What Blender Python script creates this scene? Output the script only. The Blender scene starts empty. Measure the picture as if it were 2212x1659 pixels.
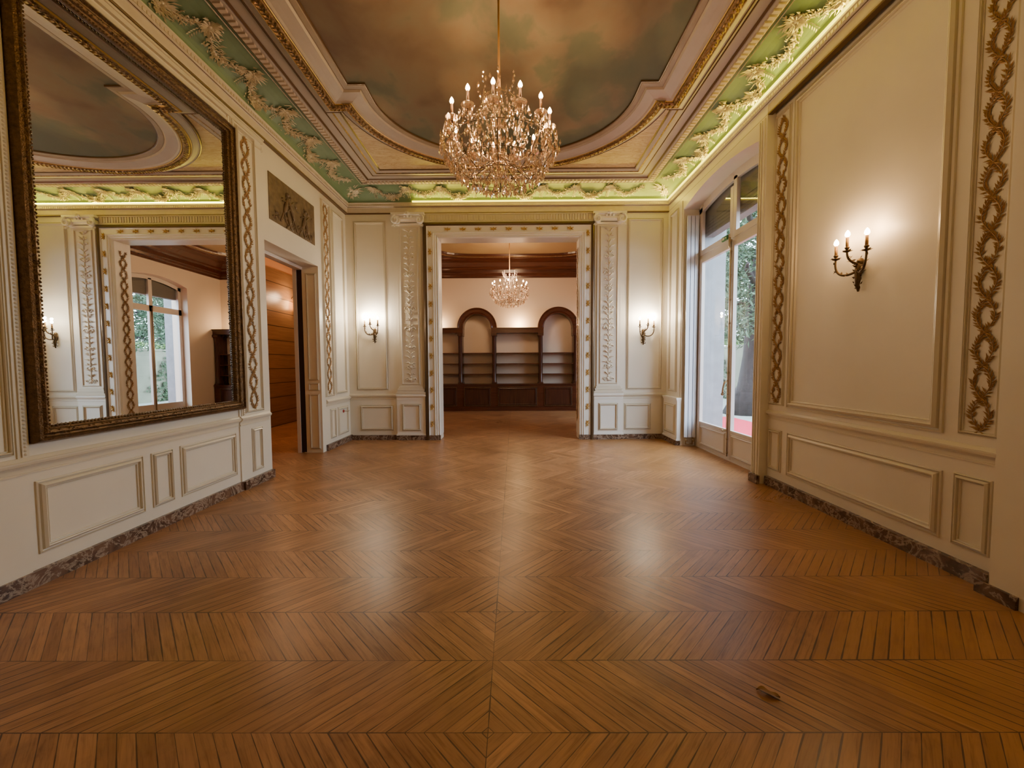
import bpy, math, random
from mathutils import Vector, Matrix
random.seed(7)
PI = math.pi
SC = bpy.context.scene
COL = SC.collection
HC = 1.40

# ------------------------------------------------------------ materials
def new_mat(name):
    m = bpy.data.materials.new(name); m.use_nodes = True
    nt = m.node_tree; nt.nodes.clear()
    out = nt.nodes.new('ShaderNodeOutputMaterial')
    return m, nt, out
def principled(name, col, rough=0.5, metal=0.0, bump=0.0, bscale=40.0, var=0.0, vscale=6.0, spec=0.5, coat=0.0):
    m, nt, out = new_mat(name)
    b = nt.nodes.new('ShaderNodeBsdfPrincipled')
    b.inputs['Base Color'].default_value = (*col, 1)
    b.inputs['Roughness'].default_value = rough
    b.inputs['Metallic'].default_value = metal
    b.inputs['Specular IOR Level'].default_value = spec
    b.inputs['Coat Weight'].default_value = coat
    nt.links.new(b.outputs[0], out.inputs[0])
    tc = nt.nodes.new('ShaderNodeTexCoord')
    if var > 0:
        n = nt.nodes.new('ShaderNodeTexNoise'); n.inputs['Scale'].default_value = vscale; n.inputs['Detail'].default_value = 4
        nt.links.new(tc.outputs['Object'], n.inputs['Vector'])
        r = nt.nodes.new('ShaderNodeValToRGB')
        r.color_ramp.elements[0].position = 0.3; r.color_ramp.elements[1].position = 0.7
        r.color_ramp.elements[0].color = tuple(c * (1 - var) for c in col) + (1,)
        r.color_ramp.elements[1].color = tuple(min(1, c * (1 + var)) for c in col) + (1,)
        nt.links.new(n.outputs['Fac'], r.inputs[0]); nt.links.new(r.outputs[0], b.inputs['Base Color'])
    if bump > 0:
        n = nt.nodes.new('ShaderNodeTexNoise'); n.inputs['Scale'].default_value = bscale; n.inputs['Detail'].default_value = 3
        nt.links.new(tc.outputs['Object'], n.inputs['Vector'])
        bp = nt.nodes.new('ShaderNodeBump'); bp.inputs['Strength'].default_value = bump; bp.inputs['Distance'].default_value = 0.01
        nt.links.new(n.outputs['Fac'], bp.inputs['Height']); nt.links.new(bp.outputs[0], b.inputs['Normal'])
    return m
def emission(name, col, s):
    m, nt, out = new_mat(name)
    e = nt.nodes.new('ShaderNodeEmission'); e.inputs[0].default_value = (*col, 1); e.inputs[1].default_value = s
    nt.links.new(e.outputs[0], out.inputs[0]); return m
def ramp(nt, fac, stops):
    r = nt.nodes.new('ShaderNodeValToRGB')
    els = r.color_ramp.elements
    while len(els) < len(stops): els.new(0.5)
    for e, (p, c) in zip(els, stops): e.position = p; e.color = (*c, 1)
    nt.links.new(fac, r.inputs[0]); return r.outputs[0]
def mth(nt, op, a, b=None, c=None):
    n = nt.nodes.new('ShaderNodeMath'); n.operation = op
    for i, v in enumerate((a, b, c)):
        if v is None: continue
        if isinstance(v, (int, float)): n.inputs[i].default_value = v
        else: nt.links.new(v, n.inputs[i])
    return n.outputs[0]
def mixc(nt, fac, a, b, mode='MIX'):
    n = nt.nodes.new('ShaderNodeMix'); n.data_type = 'RGBA'; n.blend_type = mode
    for s, v in ((0, fac), (6, a), (7, b)):
        if isinstance(v, (int, float)): n.inputs[s].default_value = v
        elif isinstance(v, tuple): n.inputs[s].default_value = (*v, 1)
        else: nt.links.new(v, n.inputs[s])
    return n.outputs[2]
def noise(nt, vec, scale, detail=4, rough=0.5, dist=0.0):
    n = nt.nodes.new('ShaderNodeTexNoise')
    n.inputs['Scale'].default_value = scale; n.inputs['Detail'].default_value = detail
    n.inputs['Roughness'].default_value = rough; n.inputs['Distortion'].default_value = dist
    nt.links.new(vec, n.inputs['Vector']); return n.outputs['Fac']

def parquet():
    m, nt, out = new_mat('oak_parquet')
    L = nt.links
    b = nt.nodes.new('ShaderNodeBsdfPrincipled'); L.new(b.outputs[0], out.inputs[0])
    g = nt.nodes.new('ShaderNodeNewGeometry')
    sp = nt.nodes.new('ShaderNodeSeparateXYZ'); L.new(g.outputs['Position'], sp.inputs[0])
    x, y = sp.outputs[0], sp.outputs[1]
    # slight irregularity
    xs = mth(nt, 'ADD', x, 0.106)
    u = mth(nt, 'ABSOLUTE', xs)
    side = mth(nt, 'GREATER_THAN', xs, 0.0)
    B = 0.3663
    yy = mth(nt, 'SUBTRACT', y, 1.429)
    band = mth(nt, 'FLOOR', mth(nt, 'DIVIDE', yy, B))
    tri = mth(nt, 'PINGPONG', yy, B)
    w = mth(nt, 'SUBTRACT', mth(nt, 'ADD', u, tri), 0.0235)
    k = mth(nt, 'DIVIDE', w, 0.0735)
    idx = mth(nt, 'FLOOR', k)
    fr = mth(nt, 'FRACT', k)
    # random per board
    cv = nt.nodes.new('ShaderNodeCombineXYZ')
    L.new(idx, cv.inputs[0]); L.new(band, cv.inputs[1]); L.new(side, cv.inputs[2])
    wn = nt.nodes.new('ShaderNodeTexWhiteNoise'); wn.noise_dimensions = '3D'; L.new(cv.outputs[0], wn.inputs['Vector'])
    rnd = wn.outputs['Value']
    # grain coordinates: along board vs across
    along = mth(nt, 'SUBTRACT', u, tri)
    gc = nt.nodes.new('ShaderNodeCombineXYZ')
    L.new(mth(nt, 'MULTIPLY', along, 2.2), gc.inputs[0]); L.new(mth(nt, 'MULTIPLY', w, 34.0), gc.inputs[1])
    L.new(mth(nt, 'MULTIPLY', rnd, 50.0), gc.inputs[2])
    gr = noise(nt, gc.outputs[0], 1.6, 6, 0.62, 0.6)
    tone = ramp(nt, rnd, [(0.0, (0.300, 0.145, 0.060)), (0.35, (0.350, 0.176, 0.076)), (0.7, (0.385, 0.196, 0.087)), (1.0, (0.440, 0.230, 0.106))])
    grc = ramp(nt, gr, [(0.30, (0.60, 0.52, 0.44)), (0.5, (0.96, 0.95, 0.93)), (0.72, (1.14, 1.13, 1.1))])
    c1 = mixc(nt, 1.0, tone, grc, 'MULTIPLY')
    big = noise(nt, g.outputs['Position'], 0.9, 3, 0.5)
    bigc = ramp(nt, big, [(0.3, (0.82, 0.80, 0.78)), (0.7, (1.1, 1.1, 1.1))])
    c1 = mixc(nt, 1.0, c1, bigc, 'MULTIPLY')
    # old dark parquet near camera-left / newer orange patch at the right
    sm = noise(nt, g.outputs['Position'], 7.0, 5, 0.6)
    c1 = mixc(nt, 1.0, c1, ramp(nt, sm, [(0.28, (0.80, 0.77, 0.74)), (0.45, (1, 1, 1)), (1.0, (1.04, 1.04, 1.04))]), 'MULTIPLY')
    newer = mth(nt, 'MULTIPLY', mth(nt, 'GREATER_THAN', w, 1.855), side)
    newc = mixc(nt, 0.5, c1, (0.345, 0.165, 0.050))
    c1 = mixc(nt, newer, c1, newc)
    blot = noise(nt, g.outputs['Position'], 1.6, 4, 0.55, 0.6)
    c1 = mixc(nt, 1.0, c1, ramp(nt, blot, [(0.30, (0.84, 0.80, 0.78)), (0.48, (1, 1, 1)), (0.75, (1.10, 1.08, 1.05))]), 'MULTIPLY')
    # gaps
    e1 = mth(nt, 'MULTIPLY', mth(nt, 'MINIMUM', fr, mth(nt, 'SUBTRACT', 1.0, fr)), 0.052)
    t2 = mth(nt, 'MINIMUM', tri, mth(nt, 'SUBTRACT', B, tri))
    e2 = mth(nt, 'MINIMUM', t2, u)
    gapvar = noise(nt, g.outputs['Position'], 3.0, 3, 0.6)
    wdt = mth(nt, 'ADD', mth(nt, 'MULTIPLY', mth(nt, 'MAXIMUM', mth(nt, 'SUBTRACT', gapvar, 0.42), 0.0), 0.0110), 0.0010)
    gm = mth(nt, 'LESS_THAN', mth(nt, 'MINIMUM', e1, e2), wdt)
    col = mixc(nt, mth(nt, 'MULTIPLY', gm, 0.85), c1, (0.035, 0.014, 0.006))
    L.new(col, b.inputs['Base Color'])
    rr = mth(nt, 'ADD', mth(nt, 'MULTIPLY', gr, 0.10), mth(nt, 'MULTIPLY', big, 0.25))
    L.new(mth(nt, 'ADD', rr, 0.16), b.inputs['Roughness'])
    b.inputs['Specular IOR Level'].default_value = 0.45
    bp = nt.nodes.new('ShaderNodeBump'); bp.inputs['Strength'].default_value = 0.35; bp.inputs['Distance'].default_value = 0.004
    hh = mth(nt, 'SUBTRACT', mth(nt, 'ADD', mth(nt, 'MULTIPLY', rnd, 0.25), mth(nt, 'MULTIPLY', gr, 0.3)), gm)
    L.new(hh, bp.inputs['Height']); L.new(bp.outputs[0], b.inputs['Normal'])
    return m
def marble(name, dark, mid, vein, scale=5.0, rough=0.25, stretch=(1, 1, 1), veinw=0.05):
    m, nt, out = new_mat(name)
    b = nt.nodes.new('ShaderNodeBsdfPrincipled'); nt.links.new(b.outputs[0], out.inputs[0])
    b.inputs['Roughness'].default_value = rough
    g = nt.nodes.new('ShaderNodeNewGeometry')
    mp = nt.nodes.new('ShaderNodeMapping'); mp.inputs['Scale'].default_value = stretch
    nt.links.new(g.outputs['Position'], mp.inputs[0])
    n1 = noise(nt, mp.outputs[0], scale, 6, 0.6, 0.8)
    n2 = noise(nt, mp.outputs[0], scale * 0.7, 5, 0.65, 2.2)
    v = mth(nt, 'ABSOLUTE', mth(nt, 'SUBTRACT', n2, 0.5))
    vm = ramp(nt, v, [(0.0, (1, 1, 1)), (veinw, (0, 0, 0))])
    c = ramp(nt, n1, [(0.35, dark), (0.65, mid)])
    nt.links.new(mixc(nt, vm, c, vein), b.inputs['Base Color'])
    return m
def sky_painting(name, warm=0.0):
    m, nt, out = new_mat(name)
    b = nt.nodes.new('ShaderNodeBsdfPrincipled'); nt.links.new(b.outputs[0], out.inputs[0])
    b.inputs['Roughness'].default_value = 0.7
    g = nt.nodes.new('ShaderNodeNewGeometry')
    sp = nt.nodes.new('ShaderNodeSeparateXYZ'); nt.links.new(g.outputs['Position'], sp.inputs[0])
    mp = nt.nodes.new('ShaderNodeMapping'); mp.inputs['Location'].default_value = (1.3, 0.4, 0); mp.inputs['Rotation'].default_value = (0, 0, 0.5); mp.inputs['Scale'].default_value = (1.0, 0.8, 1)
    nt.links.new(g.outputs['Position'], mp.inputs[0])
    n1 = noise(nt, mp.outputs[0], 1.05, 5, 0.52, 0.35)
    n2 = noise(nt, mp.outputs[0], 2.6, 6, 0.55, 0.5)
    # more sky at the far right part, more cloud at left and near
    gx = mth(nt, 'MULTIPLY', mth(nt, 'SUBTRACT', sp.outputs[0], 0.1), 0.085)
    gy = mth(nt, 'MULTIPLY', mth(nt, 'SUBTRACT', sp.outputs[1], 4.3), 0.13)
    f = mth(nt, 'ADD', mth(nt, 'SUBTRACT', mth(nt, 'SUBTRACT', n1, gx), gy), mth(nt, 'MULTIPLY', mth(nt, 'SUBTRACT', n2, 0.5), 0.30))
    c = ramp(nt, f, [(0.30, (0.118, 0.140, 0.090)), (0.43, (0.150, 0.156, 0.096)), (0.49, (0.215, 0.180, 0.112)), (0.58, (0.215, 0.158, 0.092)), (0.72, (0.160, 0.102, 0.058)), (0.9, (0.22, 0.172, 0.105))])
    vo = nt.nodes.new('ShaderNodeTexVoronoi'); vo.feature = 'SMOOTH_F1'; vo.inputs['Scale'].default_value = 1.7; vo.inputs['Smoothness'].default_value = 0.35
    dn = nt.nodes.new('ShaderNodeTexNoise'); dn.inputs['Scale'].default_value = 1.6; dn.inputs['Detail'].default_value = 4; nt.links.new(mp.outputs[0], dn.inputs['Vector'])
    vadd = nt.nodes.new('ShaderNodeVectorMath'); vadd.operation = 'MULTIPLY_ADD'; vadd.inputs[1].default_value = (.45, .45, .45)
    nt.links.new(dn.outputs['Color'], vadd.inputs[0]); nt.links.new(mp.outputs[0], vadd.inputs[2])
    nt.links.new(vadd.outputs[0], vo.inputs['Vector'])
    puff = ramp(nt, vo.outputs['Distance'], [(0.08, (1.30, 1.26, 1.15)), (0.40, (0.95, 0.94, 0.92)), (0.58, (0.66, 0.65, 0.64))])
    c = mixc(nt, 0.8, c, puff, 'MULTIPLY')
    if warm > 0: c = mixc(nt, warm, c, (0.50, 0.27, 0.09))
    nt.links.new(c, b.inputs['Base Color'])
    return m
def crystal():
    m, nt, out = new_mat('cut_crystal')
    gl = nt.nodes.new('ShaderNodeBsdfGlossy'); gl.inputs['Color'].default_value = (1.0, 0.86, 0.74, 1); gl.inputs['Roughness'].default_value = 0.04
    tr = nt.nodes.new('ShaderNodeBsdfTransparent'); tr.inputs['Color'].default_value = (0.93, 0.86, 0.79, 1)
    rf = nt.nodes.new('ShaderNodeBsdfRefraction'); rf.inputs['IOR'].default_value = 1.45; rf.inputs['Roughness'].default_value = 0.03
    rf.inputs['Color'].default_value = (1.0, 0.93, 0.86, 1)
    df = nt.nodes.new('ShaderNodeBsdfTranslucent'); df.inputs['Color'].default_value = (1.0, 0.85, 0.7, 1)
    m1 = nt.nodes.new('ShaderNodeMixShader'); m1.inputs[0].default_value = 0.42
    m2 = nt.nodes.new('ShaderNodeMixShader'); m2.inputs[0].default_value = 0.40
    m3 = nt.nodes.new('ShaderNodeMixShader'); m3.inputs[0].default_value = 0.05
    nt.links.new(tr.outputs[0], m1.inputs[1]); nt.links.new(rf.outputs[0], m1.inputs[2])
    nt.links.new(m1.outputs[0], m2.inputs[1]); nt.links.new(gl.outputs[0], m2.inputs[2])
    nt.links.new(m2.outputs[0], m3.inputs[1]); nt.links.new(df.outputs[0], m3.inputs[2])
    nt.links.new(m3.outputs[0], out.inputs[0]); return m
def window_glass():
    m, nt, out = new_mat('window_glass')
    gl = nt.nodes.new('ShaderNodeBsdfGlossy'); gl.inputs['Roughness'].default_value = 0.0
    tr = nt.nodes.new('ShaderNodeBsdfTransparent'); tr.inputs['Color'].default_value = (0.94, 0.97, 0.97, 1)
    lw = nt.nodes.new('ShaderNodeLayerWeight'); lw.inputs[0].default_value = 0.5
    fr = mth(nt, 'ADD', mth(nt, 'MULTIPLY', mth(nt, 'POWER', lw.outputs['Facing'], 5.0), 0.9), 0.07)
    mx = nt.nodes.new('ShaderNodeMixShader')
    nt.links.new(fr, mx.inputs[0]); nt.links.new(tr.outputs[0], mx.inputs[1]); nt.links.new(gl.outputs[0], mx.inputs[2])
    nt.links.new(mx.outputs[0], out.inputs[0]); return m
def wood_planks(name, c1, c2, period, rough=0.35):
    m, nt, out = new_mat(name)
    b = nt.nodes.new('ShaderNodeBsdfPrincipled'); nt.links.new(b.outputs[0], out.inputs[0]); b.inputs['Roughness'].default_value = rough
    g = nt.nodes.new('ShaderNodeNewGeometry')
    mp = nt.nodes.new('ShaderNodeMapping'); mp.inputs['Scale'].default_value = (1, 1, 14)
    nt.links.new(g.outputs['Position'], mp.inputs[0])
    n = noise(nt, mp.outputs[0], 1.4, 6, 0.6, 0.8)
    c = ramp(nt, n, [(0.3, c1), (0.7, c2)])
    sp = nt.nodes.new('ShaderNodeSeparateXYZ'); nt.links.new(g.outputs['Position'], sp.inputs[0])
    fr = mth(nt, 'FRACT', mth(nt, 'DIVIDE', sp.outputs[2], period))
    gm = mth(nt, 'LESS_THAN', fr, 0.05)
    nt.links.new(mixc(nt, gm, c, (0.03, 0.012, 0.004)), b.inputs['Base Color'])
    return m
def wood(name, c1, c2, axis=2, rough=0.3):
    m, nt, out = new_mat(name)
    b = nt.nodes.new('ShaderNodeBsdfPrincipled'); nt.links.new(b.outputs[0], out.inputs[0]); b.inputs['Roughness'].default_value = rough
    g = nt.nodes.new('ShaderNodeNewGeometry')
    mp = nt.nodes.new('ShaderNodeMapping'); s = [14, 14, 14]; s[axis] = 1.0; mp.inputs['Scale'].default_value = s
    nt.links.new(g.outputs['Position'], mp.inputs[0])
    n = noise(nt, mp.outputs[0], 1.5, 5, 0.6, 0.6)
    nt.links.new(ramp(nt, n, [(0.3, c1), (0.7, c2)]), b.inputs['Base Color'])
    return m

M = {}
M['floor'] = parquet()
M['white'] = principled('cream_panel_paint', (0.74, 0.69, 0.60), 0.42, bump=0.05, bscale=25, var=0.02, vscale=3)
M['white_bright'] = principled('white_gloss_paint', (0.80, 0.77, 0.72), 0.30, bump=0.03, bscale=20)
M['moulding'] = principled('shaded_cream_moulding', (0.66, 0.60, 0.49), 0.30)  # cream darkened to stand in for shade lines along the mouldings
M['plaster'] = principled('plaster_relief', (0.70, 0.64, 0.54), 0.5)
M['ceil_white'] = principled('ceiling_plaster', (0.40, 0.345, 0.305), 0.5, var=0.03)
M['frieze'] = principled('cornice_paint', (0.60, 0.52, 0.44), 0.45, var=0.05, vscale=10)
M['fillet'] = principled('dull_gold_fillet', (0.12, 0.065, 0.025), 0.35, metal=0.3)
M['gold_old'] = principled('aged_gold_leaf', (0.23, 0.135, 0.055), 0.32, metal=0.6, bump=0.5, bscale=90, var=0.5, vscale=35)
M['border_brown'] = principled('brown_gold_border', (0.085, 0.048, 0.020), 0.35, metal=0.35)
M['tan_paint'] = principled('tan_ceiling_paint', (0.27, 0.205, 0.135), 0.5, var=0.1)
M['gilt_bright'] = principled('bright_gilt_paint', (0.56, 0.36, 0.11), 0.36, metal=0.5)
M['gilt'] = principled('gilt_paint', (0.36, 0.21, 0.085), 0.42, metal=0.35)
M['mirror_frame'] = principled('mirror_frame_gold', (0.135, 0.075, 0.030), 0.36, metal=0.6, bump=0.5, bscale=120, var=0.4, vscale=40)
M['mirror'] = principled('silvered_mirror', (0.86, 0.88, 0.86), 0.0, metal=1.0)
M['green'] = principled('green_cove_paint', (0.150, 0.235, 0.130), 0.5, var=0.08, vscale=4)
M['garland'] = principled('cream_plaster_garland', (0.66, 0.60, 0.47), 0.5)
M['dentil'] = principled('dentil_plaster', (0.55, 0.46, 0.38), 0.5)
M['painting'] = sky_painting('sky_painting')
M['painting2'] = sky_painting('warm_sky_painting', 0.45)
M['ymarble'] = marble('yellow_marble_paint', (0.50, 0.37, 0.20), (0.62, 0.49, 0.29), (0.40, 0.25, 0.11), 5.0, 0.45, (0.6, 3.2, 1), 0.05)
M['bmarble'] = marble('brown_marble', (0.055, 0.028, 0.018), (0.17, 0.095, 0.062), (0.34, 0.26, 0.20), 7.0, 0.22)
M['bronze'] = principled('dark_bronze', (0.10, 0.062, 0.028), 0.38, metal=0.8, bump=0.3, bscale=80)
M['brass'] = principled('aged_brass', (0.42, 0.31, 0.18), 0.3, metal=0.9)
M['relief'] = principled('brown_relief_stone', (0.15, 0.098, 0.050), 0.6, bump=0.8, bscale=16, var=0.3, vscale=12)
M['candle'] = principled('candle_sleeve', (0.42, 0.24, 0.09), 0.5)
M['candle_dark'] = principled('dark_candle_sleeve', (0.22, 0.11, 0.05), 0.5)
M['bulb'] = emission('warm_bulb', (1.0, 0.60, 0.28), 24)
M['bulb_cool'] = emission('soft_bulb', (1.0, 0.86, 0.62), 60)
M['led'] = emission('led_yellow', (1.0, 0.78, 0.05), 2.2)
M['crystal'] = crystal()
M['glass'] = window_glass()
M['wframe'] = principled('white_window_paint', (0.66, 0.60, 0.56), 0.35)
M['radiator'] = principled('white_radiator_enamel', (0.66, 0.69, 0.76), 0.25)
M['dark'] = principled('black_plastic', (0.012, 0.010, 0.010), 0.35)
M['mahogany'] = wood('mahogany', (0.045, 0.011, 0.005), (0.095, 0.025, 0.011), 0, 0.22)
M['mahogany_v'] = wood('mahogany_vertical', (0.034, 0.010, 0.006), (0.075, 0.023, 0.011), 2, 0.25)
M['planks'] = wood_planks('oak_wall_planks', (0.20, 0.105, 0.045), (0.30, 0.165, 0.075), 0.33)
M['nextwall'] = principled('pale_peach_wall', (0.74, 0.62, 0.51), 0.6, bump=0.1, bscale=60)
M['corrwall'] = principled('ochre_wall', (0.62, 0.34, 0.17), 0.6)
M['stone'] = principled('pale_limestone', (0.23, 0.24, 0.255), 0.7, var=0.14, vscale=5)
M['terrace'] = principled('terrace_stone', (0.27, 0.285, 0.26), 0.8, var=0.1)
M['red'] = principled('pink_red_carpet', (0.52, 0.008, 0.040), 0.9)
M['gwall'] = principled('garden_wall_render', (0.19, 0.19, 0.135), 0.8, var=0.15, vscale=1.5)
M['bark'] = principled('tree_bark', (0.030, 0.024, 0.024), 0.9, bump=0.8, bscale=14, var=0.3, vscale=8)
M['leafA'] = principled('conifer_leaf', (0.040, 0.085, 0.040), 0.6)
M['leafB'] = principled('ivy_leaf', (0.035, 0.070, 0.025), 0.5)
M['leafC'] = principled('light_leaf', (0.13, 0.22, 0.06), 0.6)
M['blind'] = principled('grey_blind_box', (0.16, 0.15, 0.14), 0.7)
M['leafbrown'] = principled('dry_leaf', (0.23, 0.115, 0.03), 0.6)
M['redplastic'] = principled('red_enamel', (0.35, 0.02, 0.012), 0.35)
M['greenplate'] = principled('green_plate_paint', (0.05, 0.25, 0.09), 0.5)
M['bulbglass'] = emission('lantern_glow', (1.0, 0.52, 0.20), 14)

# ------------------------------------------------------------ mesh builder
class MB:
    def __init__(s): s.v = []; s.f = []; s.sm = []
    def add(s, vs, fs, smooth=False):
        o = len(s.v); s.v += [tuple(p) for p in vs]
        s.f += [tuple(i + o for i in f) for f in fs]; s.sm += [smooth] * len(fs)
    def box(s, x0, x1, y0, y1, z0, z1):
        s.add([(x0, y0, z0), (x1, y0, z0), (x1, y1, z0), (x0, y1, z0), (x0, y0, z1), (x1, y0, z1), (x1, y1, z1), (x0, y1, z1)],
              [(0, 3, 2, 1), (4, 5, 6, 7), (0, 1, 5, 4), (1, 2, 6, 5), (2, 3, 7, 6), (3, 0, 4, 7)])
    def fbox(s, F, u0, u1, v0, v1, d0, d1):
        P = [F(u, v, d) for d in (d0, d1) for v in (v0, v1) for u in (u0, u1)]
        s.add(P, [(0, 2, 3, 1), (4, 5, 7, 6), (0, 1, 5, 4), (2, 6, 7, 3), (0, 4, 6, 2), (1, 3, 7, 5)])
    def skin(s, rings, closed=True, smooth=False, capends=False):
        n = len(rings[0]); o = len(s.v)
        for r in rings: s.v += [tuple(p) for p in r]
        m = n if closed else n - 1
        for i in range(len(rings) - 1):
            for j in range(m):
                k = (j + 1) % n
                s.f.append((o + i * n + j, o + i * n + k, o + (i + 1) * n + k, o + (i + 1) * n + j)); s.sm.append(smooth)
        if capends:
            s.f.append(tuple(o + j for j in range(n))[::-1]); s.sm.append(False)
            s.f.append(tuple(o + (len(rings) - 1) * n + j for j in range(n))); s.sm.append(False)
    def tube(s, pts, r, n=8, smooth=True, cap=True):
        pts = [Vector(p) for p in pts]; rr = r if isinstance(r, (list, tuple)) else [r] * len(pts)
        rings = []; up = None
        for i, p in enumerate(pts):
            t = (pts[min(i + 1, len(pts) - 1)] - pts[max(i - 1, 0)])
            t = t.normalized() if t.length > 1e-9 else Vector((0, 0, 1))
            if up is None:
                up = Vector((0, 0, 1)) if abs(t.z) < 0.9 else Vector((1, 0, 0))
            a = t.cross(up)
            if a.length < 1e-6: a = t.cross(Vector((0.3, 1, 0.2)))
            a.normalize(); b = a.cross(t).normalized(); up = b
            rings.append([p + (a * math.cos(2 * PI * k / n) + b * math.sin(2 * PI * k / n)) * rr[i] for k in range(n)])
        s.skin(rings, True, smooth, cap)
    def lathe(s, c, prof, n=16, smooth=True):
        rings = [[(c[0] + r * math.cos(2 * PI * k / n), c[1] + r * math.sin(2 * PI * k / n), c[2] + z) for k in range(n)] for r, z in prof]
        s.skin(rings, True, smooth)
    def blob(s, c, r, sz=1.0, n=8, m=5):
        prof = [(max(1e-4, math.sin(PI * i / m)) * r, -math.cos(PI * i / m) * r * sz) for i in range(m + 1)]
        s.lathe(c, prof, n)
    def fblob(s, F, u, v, d, r, flat=0.6, n=6, m=3):
        rings = []
        for i in range(m + 1):
            th = PI / 2 * i / m
            rings.append([F(u + r * math.cos(th) * math.cos(2 * PI * k / n), v + r * math.cos(th) * math.sin(2 * PI * k / n), d + r * flat * math.sin(th)) for k in range(n)])
        s.skin(rings, True, True)
    def drop(s, c, L, w, n=6):
        top = (c[0], c[1], c[2]); bot = (c[0], c[1], c[2] - L); zm = c[2] - L * 0.66; a0 = random.random() * 3
        ring = [(c[0] + w * math.cos(a0 + 2 * PI * k / n), c[1] + w * math.sin(a0 + 2 * PI * k / n), zm) for k in range(n)]
        s.add([top, bot] + ring, [(0, 2 + k, 2 + (k + 1) % n) for k in range(n)] + [(1, 2 + (k + 1) % n, 2 + k) for k in range(n)])
    def fleaf(s, F, u, v, d, ang, L, w, lift=0.3):
        ca, sa = math.cos(ang), math.sin(ang)
        def P(a, b, h): return F(u + a * ca - b * sa, v + a * sa + b * ca, d + h)
        s.add([P(0, 0, 0.001), P(L * 0.45, w / 2, 0.001), P(L, 0, L * lift), P(L * 0.45, -w / 2, 0.001), P(L * 0.5, 0, w * 0.45 + L * lift * 0.4)],
              [(0, 4, 1), (1, 4, 2), (2, 4, 3), (3, 4, 0)])
    def frame(s, F, u0, u1, v0, v1, prof, top=None):
        """mitred rectangular moulding; prof = [(inset, d), ...]"""
        rings = []
        for i, d in prof:
            rings.append([F(u0 + i, v0 + i, d), F(u1 - i, v0 + i, d), F(u1 - i, v1 - i, d), F(u0 + i, v1 - i, d)])
        s.skin(rings, True)
    def frame3(s, F, u0, u1, v1, v0, prof):
        """door casing: three sides, prof inset measured outward from opening"""
        rings = []
        for i, d in prof:
            rings.append([F(u0 - i, v0, d), F(u0 - i, v1 + i, d), F(u1 + i, v1 + i, d), F(u1 + i, v0, d)])
        s.skin(rings, False)
    def build(s, name, mat, parent=None, loc=None, rotz=0.0, **props):
        me = bpy.data.meshes.new(name); me.from_pydata(s.v, [], s.f)
        me.materials.append(M[mat] if isinstance(mat, str) else mat)
        me.polygons.foreach_set('use_smooth', s.sm); me.update()
        o = bpy.data.objects.new(name, me); COL.objects.link(o)
        if parent: o.parent = parent
        if loc: o.location = loc
        o.rotation_euler = (0, 0, rotz)
        for k, v in props.items(): o[k] = v
        return o
def empty(name, loc=(0, 0, 0), rotz=0, **props):
    o = bpy.data.objects.new(name, None); COL.objects.link(o)
    o.location = loc; o.rotation_euler = (0, 0, rotz); o.empty_display_size = 0.05
    for k, v in props.items(): o[k] = v
    return o
def tag(o, label, cat, group=None):
    o['label'] = label; o['category'] = cat
    if group: o['group'] = group
    return o
def struct(o): o['kind'] = 'structure'; return o

# ------------------------------------------------------------ room dimensions
XL, XR, YB, YF = -3.07, 2.93, 7.32, -0.50
XP = 2.83                      # face of window piers
ZC = 4.50
TH = 0.30
FL = lambda u, v, d: (XL + d, u, v)      # left wall
FR = lambda u, v, d: (XR - d, u, v)      # right wall
FP = lambda u, v, d: (XP - d, u, v)      # right pier
FB = lambda u, v, d: (u, YB - d, v)      # back wall
DX0, DX1, DZ = -1.374, 1.21, 3.71        # doorway to next room
LY0, LY1, LZ = 4.92, 6.25, 2.955         # doorway in left wall
WY0, WY1 = 4.66, 6.67                    # window opening
NY = 12.25                               # next room end
WPX = 3.10                               # window plane
def archz(y, c=0.5 * (WY0 + WY1), hw=0.5 * (WY1 - WY0)):
    return 3.945 + 0.125 * (1 - ((y - c) / hw) ** 2)

# floor & setting ----------------------------------------------------------
mb = MB(); mb.box(-6.2, 3.42, YF - 0.3, NY + 0.2, -0.12, 0.0)
struct(mb.build('floor', 'floor'))
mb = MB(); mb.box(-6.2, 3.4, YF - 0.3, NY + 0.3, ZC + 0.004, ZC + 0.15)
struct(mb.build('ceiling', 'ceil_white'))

# left wall (with doorway)
mb = MB()
mb.box(XL - TH, XL, YF - 0.3, LY0, 0, ZC + .004); mb.box(XL - TH, XL, LY1, NY + .2, 0, ZC + .004); mb.box(XL - TH, XL, LY0, LY1, LZ, ZC + .004)
wall_left = struct(mb.build('wall_left', 'white'))
# back wall with doorway
mb = MB()
mb.box(XL, DX0, YB, YB + .28, 0, ZC + .004); mb.box(DX1, 3.4, YB, YB + .28, 0, ZC + .004); mb.box(DX0, DX1, YB, YB + .28, DZ, ZC + .004)
wall_back = struct(mb.build('wall_back', 'white'))
# front wall (behind the camera)
mb = MB(); mb.box(XL - TH, 3.4, YF - 0.3, YF, 0, ZC + .004)
struct(mb.build('wall_front', 'white'))

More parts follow.
